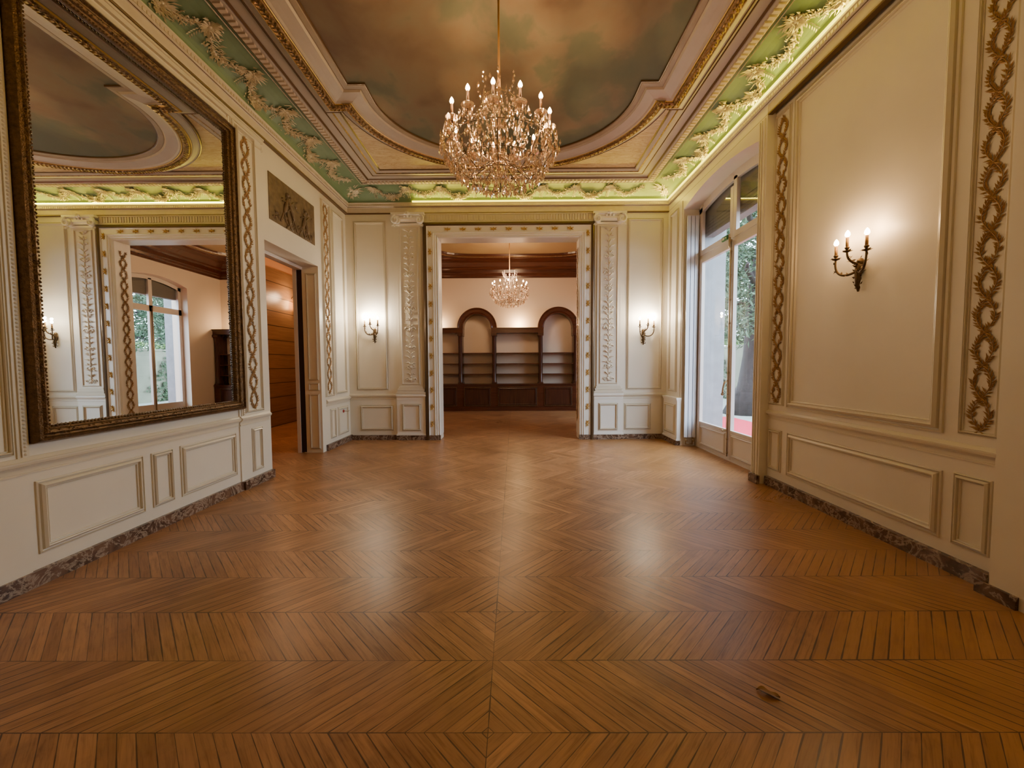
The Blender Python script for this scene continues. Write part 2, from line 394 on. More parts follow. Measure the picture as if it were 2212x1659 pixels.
# right wall with one arched opening; unseen near bay filled solid to cut daylight
YC = 3.41
def arch_piece(mb, x0, x1, y0, y1, flip=False):
    n = 20; c = 0.5 * (y0 + y1)
    ys = [y0 + (y1 - y0) * i / n for i in range(n + 1)]
    zs = [archz(y, c, 0.5 * (y1 - y0)) for y in ys]
    for i in range(n):
        a, b = ys[i], ys[i + 1]; za, zb = zs[i], zs[i + 1]
        mb.add([(x0, a, za), (x0, b, zb), (x0, b, ZC), (x0, a, ZC), (x1, a, za), (x1, b, zb), (x1, b, ZC), (x1, a, ZC)],
               [(0, 1, 2, 3), (5, 4, 7, 6), (0, 4, 5, 1)])
W2Y0, W2Y1 = 2 * YC - WY1, 2 * YC - WY0
mb = MB()
mb.box(XR, 3.4, 2.36, 4.56, 0, ZC + .004)                  # panel between the window and the closed bay
mb.box(XP, 3.46, 4.52, WY0, 0, ZC + .004)                   # pier strip near window_1
mb.box(XP, 3.46, WY1, YB, 0, ZC + .004)
mb.box(XR - .03, 3.4, 2.30, 2.36, 0, ZC + .004)
mb.box(XP, 3.46, YF - .3, 2.30, 0, ZC + .004)  # unseen window bay walled up to keep daylight off the foreground
arch_piece(mb, XP, 3.46, WY0, WY1)
wall_right = struct(mb.build('wall_right', 'white'))

# next room shell
NWY0, NWY1 = 9.15, 11.0
mb = MB()
mb.box(2.95, 3.4, YB + .28, NWY0, 0, ZC); mb.box(2.95, 3.4, NWY1, NY + .2, 0, ZC)
n = 14; c = 0.5 * (NWY0 + NWY1)
for i in range(n):
    a = NWY0 + (NWY1 - NWY0) * i / n; b = NWY0 + (NWY1 - NWY0) * (i + 1) / n
    za = 3.55 + .16 * (1 - ((a - c) / .925) ** 2); zb = 3.55 + .16 * (1 - ((b - c) / .925) ** 2)
    mb.add([(2.95, a, za), (2.95, b, zb), (2.95, b, ZC), (2.95, a, ZC), (3.4, a, za), (3.4, b, zb), (3.4, b, ZC), (3.4, a, ZC)], [(0, 1, 2, 3), (5, 4, 7, 6), (0, 4, 5, 1)])
struct(mb.build('wall_next_right', 'nextwall'))
mb = MB(); mb.box(XL - .3, 3.4, NY, NY + .2, 0, ZC)
struct(mb.build('wall_next_back', 'nextwall'))
mb = MB(); mb.box(XL, XL + .02, YB + .28, NY, 0, ZC); mb.box(XL, DX0 - .01, YB + .28, YB + .30, 0, ZC); mb.box(DX1 + .01, 2.95, YB + .28, YB + .30, 0, ZC)
struct(mb.build('wall_next_left', 'nextwall'))
# corridor shell behind the left doorway
mb = MB(); mb.box(-5.6, -5.5, 4.0, NY, 0, 3.62)
struct(mb.build('wall_corridor', 'planks'))
mb = MB(); mb.box(-5.62, -5.52, 4.0, NY, 3.62, ZC); mb.box(-5.6, XL - TH, 3.9, 4.0, 0, ZC); mb.box(-5.6, XL - TH, NY, NY + .1, 0, ZC)
mb.box(-5.6, XL - TH, 4.0, NY, 4.05, 4.12)
struct(mb.build('wall_corridor_end', 'corrwall'))

# ------------------------------------------------------------ cornice, cove, ceiling
CX0, CX1, CY0, CY1 = XL, 2.885, YF, 7.35      # reference rectangle
def rring(s, z, x0=CX0, x1=CX1, y0=CY0, y1=CY1): return [(x0 + s, y0 + s, z), (x1 - s, y0 + s, z), (x1 - s, y1 - s, z), (x0 + s, y1 - s, z)]
def rsweep(name, mat, prof, parent=None, **k):
    mb = MB(); mb.skin([rring(s, z) for s, z in prof]); return mb.build(name, mat, parent, **k)
cor = struct(rsweep('trim_1', 'frieze', [(0, 4.165), (.045, 4.165), (.05, 4.185), (.052, 4.255), (.065, 4.262), (.068, 4.272)]))
rsweep('dark_line', 'fillet', [(.0, 4.146), (.052, 4.146), (.056, 4.156), (.052, 4.166), (.0, 4.168)], cor)
rsweep('dark_line', 'fillet', [(.066, 4.258), (.071, 4.262), (.066, 4.267)], cor)
rsweep('crown_edge', 'frieze', [(.068, 4.268), (.078, 4.275), (.080, 4.315), (.092, 4.322), (.094, 4.335), (.075, 4.338)], cor)
mb = MB()    # small leaf band under the crown edge
def band_pts(s, step, y0=CY0, y1=CY1):
    pts = []
    for x_side in (0, 1):
        n = int((y1 - 1.2 - s) / step)
        for i in range(n):
            y = y1 - s - .01 - i * step
            pts.append(((CX0 + s) if x_side == 0 else (CX1 - s), y, 0 if x_side == 0 else 1))
    n = int((CX1 - CX0 - 2 * s) / step)
    for i in range(n): pts.append((CX0 + s + i * step, y1 - s, 2))
    return pts
for x, y, sd in band_pts(.080, .040):
    if sd == 0: mb.box(x - .004, x + .005, y - .026, y, 4.280, 4.310)
    elif sd == 1: mb.box(x - .005, x + .004, y - .026, y, 4.280, 4.310)
    else: mb.box(x, x + .026, y - .005, y + .004, 4.280, 4.310)
mb.build('leaf_band', 'frieze', cor)
# green cove
NT = 10
def covep(t):
    th = t * PI / 2; return (.085 + .435 * (1 - math.cos(th)), 4.330 + .165 * math.sin(th))
cove = struct(rsweep('trim_2', 'green', [covep(i / NT) for i in range(NT + 1)]))
rsweep('bead_line', 'garland', [(.470, 4.488), (.476, 4.480), (.482, 4.489)], cove)
# ceiling flat mouldings
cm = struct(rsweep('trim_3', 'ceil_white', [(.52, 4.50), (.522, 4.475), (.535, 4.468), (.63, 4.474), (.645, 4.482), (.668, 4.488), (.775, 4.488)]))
rsweep('dark_line', 'fillet', [(.508, 4.482), (.514, 4.4745), (.522, 4.474)], cm)
rsweep('dark_line', 'fillet', [(.642, 4.480), (.650, 4.470), (.670, 4.484)], cm)
rsweep('dark_line', 'fillet', [(.772, 4.489), (.780, 4.480), (.790, 4.489)], cm)
rsweep('inner_moulding', 'ceil_white', [(.785, 4.49), (.80, 4.478), (.86, 4.474), (.90, 4.482), (.94, 4.480), (.955, 4.496)], cm)
rsweep('gilt_line', 'gilt', [(.772, 4.4875), (.777, 4.479), (.783, 4.4885)], cm)
rsweep('gilt_line', 'gold_old', [(.865, 4.4745), (.875, 4.466), (.885, 4.478)], cm)
rsweep('dark_line', 'fillet', [(.950, 4.490), (.957, 4.484), (.966, 4.498)], cm)
mb = MB()
for x, y, sd in band_pts(.575, .062):
    for q in range(1):
        F = (lambda u, v, d, x=x, y=y: (x + v, y + u, 4.4735 - d)) if sd < 2 else (lambda u, v, d, x=x, y=y: (x + u, y + v, 4.4735 - d))
        mb.fbox(F, -.017, .017, -.034, .034, -.003, .020)
mb.build('dentils', 'dentil', cm)
# marble spandrels
mb = MB(); mb.add(rring(.95, 4.4985), [(0, 1, 2, 3)])
mb.build('marble_field', 'ymarble', cm)
# painted oval
OX, A0, B0 = -.105, 1.515, 1.25
YCC = 3.20; ARC = 4.70; STEP = 4.47
def outline(d):
    pts = []
    def quarter(sx, sy):
        q = [(sx * (1.705 + d), STEP + d), (sx * (1.515 + d), STEP + d), (sx * (1.515 + d), ARC)]
        for i in range(1, 21):
            a = PI / 2 * i / 20
            q.append((sx * (A0 + d) * math.cos(a), ARC + (B0 + d) * math.sin(a)))
        return [(OX + x, y if sy > 0 else 2 * YCC - y) for x, y in q]
    p = quarter(1, 1); q = quarter(-1, 1)[::-1][1:]
    r = quarter(-1, -1); s = quarter(1, -1)[::-1][1:]
    return p + q + r + s
def oring(d, z): return [(x, y, z) for x, y in outline(d)]
def osweep(name, mat, prof, parent): mb = MB(); mb.skin([oring(d, z) for d, z in prof]); return mb.build(name, mat, parent)
mb = MB(); o = outline(.02); mb.add([(x, y, 4.4955) for x, y in o], [tuple(range(len(o)))])
mb.build('sky_painting', 'painting', cm)
osweep('oval_moulding', 'tan_paint', [(.008, 4.480), (.015, 4.474), (.062, 4.470), (.075, 4.474)], cm)
osweep('dark_line', 'fillet', [(-.002, 4.495), (.0, 4.478), (.010, 4.478), (.012, 4.490)], cm)
osweep('gilt_line', 'gilt_bright', [(.352, 4.428), (.358, 4.420), (.366, 4.436)], cm)
osweep('oval_moulding', 'ceil_white', [(.072, 4.476), (.09, 4.455), (.16, 4.448), (.215, 4.440), (.235, 4.430), (.25, 4.432)], cm)
osweep('gilt_line', 'gilt_bright', [(.245, 4.434), (.252, 4.424), (.262, 4.432)], cm)
osweep('gilt_leaf_band', 'gold_old', [(.258, 4.440), (.27, 4.422), (.30, 4.412), (.33, 4.414), (.355, 4.428), (.362, 4.44)], cm)
osweep('oval_moulding', 'ceil_white', [(.360, 4.440), (.375, 4.436), (.43, 4.462), (.452, 4.466)], cm)
osweep('dark_line', 'fillet', [(.448, 4.468), (.458, 4.460), (.470, 4.470), (.474, 4.499)], cm)
# leaves on the gilt band
mb = MB(); pl = outline(.308)
for i in range(len(pl)):
    a = Vector(pl[i]); b = Vector(pl[(i + 1) % len(pl)]); L = (b - a).length; n = max(1, int(L / .045))
    ang = math.atan2((b - a).y, (b - a).x)
    for k in range(n):
        p = a.lerp(b, k / n)
        if p.y < 2.6: continue
        F = lambda u, v, d: (u, v, 4.413 - d)
        for sg in (-1, 1): mb.fleaf(F, p.x, p.y, 0, ang + sg * random.uniform(.5, .9), random.uniform(.045, .06), .026, .25)
mb.build('gilt_leaves', 'gold_old', cm)

# ---- plaster garlands in the cove
def covefn(side):
    def F(u, t, d):
        s, z = covep(t); th = t * PI / 2
        ns, nz = math.cos(th) * .9, -math.sin(th) * .4 - .35
        l = math.hypot(ns, nz); s += d * ns / l; z += d * nz / l
        if side == 'L': return (CX0 + s, u, z)
        if side == 'R': return (CX1 - s, u, z)
        return (u, CY1 - s, z)
    return F
def swag(side, u0, L, k):
    F0 = covefn(side); F = lambda u, v, d: F0(u, max(.03, min(.97, v / .47)), d)   # v in metres across the cove
    mb = MB()
    def curve(x):   # x 0..1 -> v
        return .33 - .19 * math.sin(PI * x) ** 1.0 + .015 * math.sin(9 * x)
    N = 30; pts = []
    for h in (0, 1):
        a = u0 + h * L / 2
        for i in range(N + 1):
            x = i / N; u = a + x * L / 2; v = curve(x) if h == 0 else .36 - .16 * math.sin(PI * x)
            pts.append((u, v))
    mb.tube([F(u, v, .010) for u, v in pts], .0065, 5)
    for i, (u, v) in enumerate(pts[:-1]):
        ang = math.atan2(pts[i + 1][1] - v, pts[i + 1][0] - u)
        for q in range(7):
            mb.fleaf(F, u + random.uniform(-.022, .022), v + random.gauss(0, .030), .008, ang + random.choice((-1, 1)) * random.uniform(.3, 1.6) + (PI if random.random() < .35 else 0), random.uniform(.035, .060), random.uniform(.010, .017), random.uniform(.15, .7))
        if i % 2 == 0: mb.fblob(F, u + random.uniform(-.01, .01), v + random.uniform(-.022, .022), .004, random.uniform(.011, .019), 1.1)
    # rosettes, tassels and ribbon curls
    for cu in (u0, u0 + L / 2):
        cv = .33
        for q in range(16):
            a = 2 * PI * q / 16
            mb.fleaf(F, cu, cv, .012, a, random.uniform(.07, .12), .026, .35); mb.fleaf(F, cu + random.uniform(-.07, .07), cv + random.uniform(-.05, .05), .010, a, .06, .02, .4)
        mb.fblob(F, cu, cv, .01, .022, .9)
        for q in range(6):
            for sg in (-1, 1): mb.fleaf(F, cu + sg * .004, cv - .05 - q * .026, .005, -PI / 2 + sg * .7, .038, .014, .3)
        if k % 2 == 0 and cu != u0:
            for sg in (-1, 1):
                mb.tube([F(cu + sg * (.05 + .06 * i / 8), cv + .03 + .05 * math.sin(PI * i / 8), .010) for i in range(9)], .005, 5)
    # bouquet in the middle of each festoon
    cu = u0 + L / 4
    for q in range(60):
        a = random.uniform(0, 2 * PI); r = random.uniform(0, .075)
        mb.fleaf(F, cu + r * math.cos(a), .155 + r * math.sin(a), .010, a, random.uniform(.045, .075), .018, random.uniform(.2, .6))
    for q in range(4): mb.fblob(F, cu + random.uniform(-.04, .04), .155 + random.uniform(-.03, .03), .01, .018, .9)
    return mb.build('plaster_garland', 'garland', cove)
for side, a, b, n in (('L', 1.9, 6.72, 4), ('R', 1.9, 6.72, 4), ('B', XL + .62, 2.27, 4)):
    L = (b - a) / n
    for k in range(n): swag(side, a + k * L, L, k)
# corner cartouches
for sx in (-1, 1):
    cx = CX0 if sx < 0 else CX1
    def F(u, v, d, sx=sx, cx=cx):    # diagonal surface in the corner; v metres up the cove, u across
        t = max(.03, min(.98, v / .47)); s, z = covep(t)
        return (cx - sx * (s + d * .6) + (-sx) * u * .7, CY1 - s - d * .6 + u * .7, z - d * .55)
    mb = MB()
    for q in range(60):
        a = random.uniform(0, 2 * PI); r = random.uniform(0, .085)
        mb.fleaf(F, r * math.cos(a), .27 + r * math.sin(a), .012, a, random.uniform(.05, .09), .024, random.uniform(.2, .7))
    for q in range(12): mb.fblob(F, random.uniform(-.07, .07), .27 + random.uniform(-.06, .06), .015, random.uniform(.018, .034), 1.0)
    for sg in (-1, 1):
        mb.tube([F(sg * (.10 - .07 * i / 10 + .03 * math.sin(PI * i / 10)), .22 - .21 * i / 10, .022) for i in range(11)], .013, 6)
        mb.tube([F(sg * (.03 + .08 * math.sin(PI * i / 10)), .02 + .16 * i / 10, .022) for i in range(11)], .008, 6)
    mb.build('corner_cartouche', 'garland', cove)

# LED strips
mb = MB(); mb.box(-1.82, CX1 - .10, CY1 - .118, CY1 - .098, 4.334, 4.352)
tag(mb.build('led_strip', 'led'), 'glowing yellow light strip along the cove above the wide doorway', 'light strip')
mb = MB(); mb.box(CX1 - .118, CX1 - .098, 0.2, CY1 - .12, 4.334, 4.352)
tag(mb.build('led_strip', 'led'), 'glowing yellow light strip along the cove over the tall window', 'light strip')

# ------------------------------------------------------------ wall panelling
PROF = [(0, 0), (.001, .010), (.010, .014), (.012, .004), (.020, .002), (.024, .016), (.038, .026), (.044, .024), (.046, .008), (.054, .006), (.058, .012), (.063, .010), (.064, 0)]
def pprof(w, h=1.0): return [(i * w / .064, d * h) for i, d in PROF]
def panel(F, parent, u0, u1, v0, v1, w=.055, h=1.0, mat='moulding'):
    mb = MB(); mb.frame(F, min(u0, u1), max(u0, u1), v0, v1, pprof(w, h)); return mb.build('panel_moulding', mat, parent)
def raised(F, parent, u0, u1, v0, v1, d, name='raised_panel', mat='white'):
    mb = MB(); mb.fbox(F, u0, u1, v0, v1, 0, d); return mb.build(name, mat, parent)
def rail(mb, F, u0, u1, z, d=0.0):
    P = [(z - .075, d), (z - .073, d + .008), (z - .062, d + .008), (z - .060, d + .002), (z - .030, d + .004), (z - .028, d + .016), (z - .018, d + .018), (z - .014, d + .030), (z + .002, d + .034), (z + .012, d + .034), (z + .014, d + .024), (z + .034, d + .010), (z + .036, d)]
    mb.skin([[F(u0, v, dd), F(u1, v, dd)] for v, dd in P], False)
    for u in (u0, u1):
        mb.add([F(u, v, dd) for v, dd in P] , [tuple(range(len(P)))])
def off(F, e): return lambda u, v, d: F(u, v, d + e)
# --- left wall
trL = struct(empty('trim_7')); trR = struct(empty('trim_8')); trB = struct(empty('trim_9'))
# plinth thickness below the rail
mb = MB()
rail(mb, FL, 2.42, 4.345, .80); rail(mb, FL, 4.345, 4.872, .80, .014); rail(mb, FL, 6.40, 7.30, .80, .0); rail(mb, FL, 1.9, 2.42, .80, .014)
mb.build('dado_rail', 'moulding', trL)
for (a, b, c, d, w) in ((2.467, 3.20, .194, .668, .062), (3.272, 3.48, .199, .664, .045), (3.56, 4.286, .195, .667, .062)):
    panel(FL, trL, a, b, c, d, w)
raised(FL, trL, 4.345, 4.885, .09, 4.15, .014, 'pier_face'); raised(FL, trL, 1.9, 2.42, .09, 4.15, .014, 'pier_face')
FLp = off(FL, .014)
panel(FLp, trL, 4.53, 4.72, .16, .67, .042); panel(FLp, trL, 4.44, 4.76, .86, 4.06, .035)
panel(FLp, trL, 2.02, 2.36, .86, 4.06, .035)
panel(FL, trL, 6.38, 6.68, .88, 4.06, .035); panel(FL, trL, 6.735, 7.20, .90, 4.03, .055)
panel(FL, trL, 6.52, 6.72, .17, .67, .04); panel(FL, trL, 6.80, 7.22, .17, .67, .05)
# beaded vertical moulding flanking the mirror
for uu in (2.405, 4.40):
    mb = MB(); F_ = FLp if uu > 3 else FL
    mb.fbox(FL, uu - .030, uu + .030, .83, 4.10, 0, .022)
    for i in range(134): mb.fblob(FL, uu + .010, .855 + i * .024, .020, .0105, .8, 6, 2)
    mb.fbox(FL, uu - .012, uu - .006, .84, 4.08, .022, .030)
    mb.build('egg_moulding', 'moulding', trL)
# mouldings above mirror
mb = MB()
for z, h, d in ((3.995, .02, .02), (4.03, .03, .012), (4.085, .05, .028), (4.125, .02, .04)):
    mb.fbox(FL, 1.6, 4.92, z, z + h, 0, d)
mb.build('upper_moulding', 'moulding', trL)
# --- right wall
mb = MB(); rail(mb, FR, 2.33, 4.55, .835, 0); mb.build('dado_rail', 'moulding', trR)
panel(FR, trR, 2.68, 4.22, .915, 4.12, .085, 1.4)
panel(FR, trR, 2.36, 2.59, .93, 4.12, .03, .8); panel(FR, trR, 4.27, 4.53, .93, 4.12, .03, .8)
panel(FR, trR, 4.29, 4.50, .19, .655, .045); panel(FR, trR, 2.67, 4.20, .19, .66, .07); panel(FR, trR, 2.385, 2.60, .19, .67, .045)
mb = MB()      # casing round the window opening (pier edge mouldings)
for u in (4.545, 4.60, 4.635): mb.fbox(FP, u, u + .016, 0.10, 4.13, -.002, .010)
mb.fbox(FP, 6.70, 6.715, .83, 4.10, 0, .010)
mb.build('casing_bead', 'moulding', trR)
panel(FP, trR, 6.85, 7.20, .90, 4.05, .05)
# pedestal box beside the radiator
mb = MB(); mb.box(2.765, XP, 6.66, 7.27, .085, .79)
mb.box(2.745, XP, 6.64, 7.29, .79, .815); mb.box(2.755, XP, 6.65, 7.28, .765, .79); mb.box(2.75, XP, 6.645, 7.28, .085, .115)
ped = mb.build('dado_block', 'white_bright', trR)
Fx = lambda u, v, d: (2.765 - d, u, v)
mb = MB(); mb.frame(Fx, 6.73, 7.20, .17, .70, pprof(.05)); mb.build('panel_moulding', 'moulding', trR)
# --- back wall
mb = MB(); rail(mb, FB, XL, -2.16, .83); rail(mb, FB, 1.98, XP, .83); mb.build('dado_rail', 'moulding', trB)
panel(FB, trB, -2.93, -2.33, .93, 4.03, .055); panel(FB, trB, 2.08, 2.74, .92, 4.05, .055)
panel(FB, trB, -2.88, -2.25, .17, .66, .06); panel(FB, trB, 2.05, 2.55, .17, .67, .055)
# fluted frieze over the doorway
mb = MB(); mb.fbox(FB, -1.60, 1.44, 3.985, 4.14, 0, .03)
for i in range(60):
    u = -1.56 + i * .0498
    mb.fbox(FB, u, u + .026, 4.02, 4.12, .03, .045)
mb.fbox(FB, -1.62, 1.46, 3.985, 4.0, 0, .045); mb.fbox(FB, -1.62, 1.46, 4.125, 4.14, 0, .05)
mb.build('fluted_frieze', 'moulding', trB)

# baseboards (brown marble)
def baseboard(name, segs):
    mb = MB()
    for F, a, b, h, d in segs: mb.fbox(F, a, b, 0, h, 0, d)
    return struct(mb.build(name, 'bmarble'))
baseboard('baseboard_left', [(FL, 0.6, 4.345, .10, .032), (FL, 4.345, 4.89, .10, .055), (FL, 6.36, YB, .10, .035)])
baseboard('baseboard_right', [(FR, 2.36, 4.50, .10, .045), (FP, 4.50, WY0, .10, .035), (FP, 6.60 + .07, 7.28, .088, .085), (FP, W2Y1, 2.36, .075, .02)])
baseboard('baseboard_back', [(FB, XL, -2.15, .09, .04), (FB, -2.15, DX0, .09, .07), (FB, DX1, 1.98, .09, .07), (FB, 1.98, XP, .09, .04)])

# ------------------------------------------------------------ doorway to next room
door1 = struct(empty('door_1', (0, YB, 0)))
def rel(F, o): return lambda u, v, d: tuple(a - b for a, b in zip(F(u, v, d), o))
F1 = rel(FB, (0, YB, 0))
mb = MB(); mb.frame3(F1, DX0, DX1, DZ, .085, [(-.004, -.284), (-.004, .02), (.012, .05), (.03, .035), (.05, .06), (.07, .05), (.085, .07), (.10, .055), (.185, .055), (.20, .075), (.212, .06)])
mb.build('casing', 'white_bright', door1)
mb = MB(); mb.frame3(F1, DX0, DX1, DZ, .0, [(.200, .0), (.200, .074), (.212, .080), (.235, .084), (.262, .070), (.276, .04), (.280, 0)])
mb.build('gold_border', 'border_brown', door1)
def ribbon(F, u, v, horiz, k):
    mb = MB(); a0 = 0 if horiz else PI / 2
    for j, (da, L) in enumerate(((.25, .075), (-.35, .07), (PI - .3, .07), (PI + .45, .06), (1.3, .04), (-1.4, .045))):
        mb.fleaf(F, u, v, .058, a0 + da + random.uniform(-.1, .1), L, .026, .25)
    mb.fblob(F, u, v, .058, .016, .9)
    mb.tube([F(u + .05 * (i / 6 - .5) * (2 if horiz else .5), v + .05 * (i / 6 - .5) * (.5 if horiz else 2), .062 + .01 * math.sin(i)) for i in range(7)], .006, 5)
    return mb.build('ribbon_ornament', 'gilt_bright', door1)
for side in (DX0 - .145, DX1 + .145):
    for i in range(12): ribbon(F1, side, .30 + i * .315, False, i)
for i in range(9): ribbon(F1, DX0 + .18 + i * (DX1 - DX0 - .36) / 8, DZ + .145, True, i)

# gilt laurel garlands ------------------------------------------------------
def laurel(F, uc, v0, v1, amp, P, leaf, mat='gilt', d=.004):
    mb = MB(); N = int((v1 - v0) / P * 26)
    for sg in (-1, 1):
        pts = []
        for i in range(N + 1):
            v = v0 + (v1 - v0) * i / N
            pts.append((uc + sg * amp * math.sin(PI * (v - v0) / P + .0), v))
        mb.tube([F(u, v, d + .003) for u, v in pts[::2]], .0032, 4)
        for i in range(0, N - 1, 2):
            u, v = pts[i]; ang = math.atan2(pts[i + 1][1] - v, pts[i + 1][0] - u)
            if (v - v0) % P < P * .5: pass
            for s2 in (-1, 1):
                if random.random() < .92:
                    mb.fleaf(F, u, v, d, ang + s2 * random.uniform(.40, .95), leaf * random.uniform(.7, 1.05), leaf * .29, .15)
    k = 0
    while v0 + k * P <= v1 + .001:
        for a in (.5, PI - .5, -.6, PI + .6): mb.fleaf(F, uc, v0 + k * P, d + .003, a, leaf * .95, leaf * .24, .15)
        k += 1
    return mb
def place_laurel(base, label, *a, **kw):
    m_ = laurel(*a, **kw)
    m_.v = [(p[0] - base[0], p[1] - base[1], p[2] - base[2]) for p in m_.v]
    o = m_.build('gilt_garland', 'gilt', None, loc=base)
    tag(o, label, 'wall ornament', 'gilt laurel garlands on the walls'); return o
place_laurel((XR, 4.40, .95), 'gilt laurel garland strip on right wall between window and big plain panel', FR, 4.40, .96, 4.06, .060, .205, .050)
place_laurel((XR, 2.47, .95), 'gilt laurel garland strip at the right edge, nearest to the viewer', FR, 2.47, .965, 4.10, .048, .206, .046)
place_laurel((XL, 4.595, .86), 'gilt laurel garland strip between the big mirror and the open left door', FLp, 4.595, .90, 4.0, .055, .205, .045)
place_laurel((XL, 6.53, .9), 'gilt laurel garland strip on left wall past the door, near the corner', FL, 6.53, .94, 4.0, .060, .205, .050)
FJ = lambda u, v, d: (DX1 - .005 - d, u, v)
place_laurel((DX1, 7.45, .3), 'gilt laurel garland strip inside the wide doorway, on its right jamb', FJ, 7.45, .35, 3.55, .055, .205, .045)

# ------------------------------------------------------------ pilasters
def pilaster(xc, label):
    base = (xc, YB - .0015, 0)
    t = tag(empty('pilaster', base), label, 'pilaster', 'carved white pilasters beside the doorway')
    F = lambda u, v, d: (u, -d, v)
    mb = MB(); mb.fbox(F, -.27, .27, .085, .79, 0, .045); mb.fbox(F, -.285, .285, .085, .115, 0, .06)
    rail(mb, F, -.275, .275, .83, .045); mb.build('pedestal', 'white_bright', t)
    mb = MB(); mb.frame(off(F, .045), -.18, .18, .17, .68, pprof(.045)); mb.build('pedestal_panel', 'moulding', t)
    mb = MB()
    for z0, z1, w, d in ((.862, .90, .27, .07), (.90, .925, .245, .06), (.925, .95, .255, .066), (.95, .985, .23, .05), (.985, 1.0, .215, .045)): mb.fbox(F, -w, w, z0, z1, 0, d)
    mb.build('shaft_base', 'moulding', t)
    mb = MB(); mb.fbox(F, -.275, .275, .862, 3.93, 0, .012); mb.fbox(F, -.215, .215, 1.0, 3.93, 0, .034)
    mb.frame(off(F, .034), -.172, .172, 1.03, 3.90, pprof(.028, .7)); mb.build('shaft', 'white', t)
    # carved candelabrum relief
    mb = MB(); G = off(F, .036)
    mb.tube([G(0, 1.08 + i * .09, .004) for i in range(31)], .006, 5)
    for v in [1.10 + i * .10 for i in range(28)]:
        for sg in (-1, 1):
            mb.fleaf(G, 0, v, .002, PI / 2 - sg * random.uniform(.5, 1.1), random.uniform(.07, .10), .034, .32)
            mb.fleaf(G, sg * .02, v + .04, .002, PI / 2 - sg * random.uniform(1.2, 1.9), random.uniform(.06, .09), .030, .32)
    for v, w in ((1.12, .10), (1.36, .07), (1.72, .09), (2.05, .10), (2.42, .10), (2.78, .06), (3.05, .10), (3.35, .09)):
        for sg in (-1, 1):
            pts = [G(sg * (w * .55 + w * .45 * math.cos(a) * (1 - a / 9)), v + w * .5 * math.sin(a) * (1 - a / 9), .006) for a in [i * .5 for i in range(13)]]
            mb.tube(pts, .0095, 6)
        mb.fblob(G, 0, v, 0, .034, .8); mb.fblob(G, 0, v + .06, 0, .022, .9)
    for i in range(7): mb.fblob(G, 0, 2.50 + i * .035, 0, .030 - .002 * abs(i - 3) ** 1.6, .45)
    mb.build('carved_relief', 'plaster', t)
    # ionic capital
    cap = MB()
    cap.fbox(F, -.225, .225, 3.93, 3.965, 0, .05)
    cap.fbox(F, -.20, .20, 4.02, 4.065, 0, .085); cap.fbox(F, -.20, .20, 3.985, 4.02, 0, .06)
    for i in range(5): cap.fblob(F, -.10 + i * .05, 4.04, .06, .022, .9)
    ab = [(-.30, 4.085), (-.15, 4.10), (0, 4.105), (.15, 4.10), (.30, 4.085)]
    cap.fbox(F, -.30, .30, 4.10, 4.14, 0, .115); cap.fbox(F, -.265, .265, 4.075, 4.10, 0, .075)
    cp = cap.build('capital', 'white_bright', t)
    for sg in (-1, 1):
        vol = MB()
        pts = [F(sg * (.215 + (.088 - .0055 * i) * math.cos(i * .5 + 1.6) * -1), 4.015 + (.088 - .005 * i) * math.sin(i * .5 + 1.6), .100 + .003 * i) for i in range(15)]
        vol.tube(pts, [.021 - .0008 * i for i in range(15)], 6)
        vol.tube([F(sg * .215, 4.015, .0), F(sg * .215, 4.015, .095)], .072, 16, False)
        vol.fblob(F, sg * .215, 4.015, .095, .024, 1.5, 8)
        for k in range(5): vol.fleaf(F, sg * .25, 3.955, .06, -PI / 2 + (k - 2) * .4, .07, .026, .3)
        vol.build('volute', 'white_bright', cp)
    vol = MB()
    for k in range(7): vol.fleaf(F, 0, 4.10, .105, PI / 2 + (k - 3) * .45, .060, .026, .5)
    vol.fblob(F, 0, 4.11, .10, .030, 1)
    for k in range(3): vol.fblob(F, (k - 1) * .06, 4.075, .09, .022, 1)
    vol.build('capital_flower', 'white_bright', cp)
pilaster(-1.905, 'white carved pilaster with scroll capital left of the wide doorway')
pilaster(1.745, 'white carved pilaster with scroll capital right of the wide doorway')

# ------------------------------------------------------------ left doorway + overdoor
o2 = (XL, 5.585, 0)
door2 = struct(empty('door_2', o2)); F2 = rel(FL, o2)
u0, u1 = LY0 - o2[1], LY1 - o2[1]
mb = MB()
mb.frame3(F2, u0, u1, LZ, 0, [(-.004, -.245), (-.004, .02), (.015, .045), (.035, .04), (.05, .055), (.085, .055), (.10, .03), (.115, .0)])
mb.build('casing', 'white_bright', door2)
mb = MB(); FJ2 = lambda u, v, d: (u - .05, u1 - d - .003, v)          # far jamb panels
mb.frame(FJ2, -.15, .02, .06, .95, pprof(.03, .6)); mb.frame(FJ2, -.15, .02, 1.0, 1.12, pprof(.02, .6)); mb.frame(FJ2, -.15, .02, 1.16, 2.85, pprof(.03, .6))
mb.build('jamb_panel', 'moulding', door2)
mb = MB()
mb.skin([[F2(-.80, v, d), F2(.82, v, d)] for v, d in ((3.06, .0), (3.06, .05), (3.085, .06), (3.09, .085), (3.12, .10), (3.135, .125), (3.155, .13), (3.17, .10), (3.175, 0))], False)
for u_ in (-.80, .82): mb.add([F2(u_, v, d) for v, d in ((3.06, .0), (3.06, .05), (3.085, .06), (3.09, .085), (3.12, .10), (3.135, .125), (3.155, .13), (3.17, .10), (3.175, 0))], [tuple(range(9))])
for i in range(40): mb.fbox(F2, -.78 + i * .04, -.755 + i * .04, 3.09, 3.115, .08, .115)
mb.build('lintel_cornice', 'moulding', door2)
mb = MB(); mb.frame(F2, -.665, .69, 3.16, 3.97, pprof(.10, 1.4)); mb.build('overdoor_moulding', 'moulding', door2)
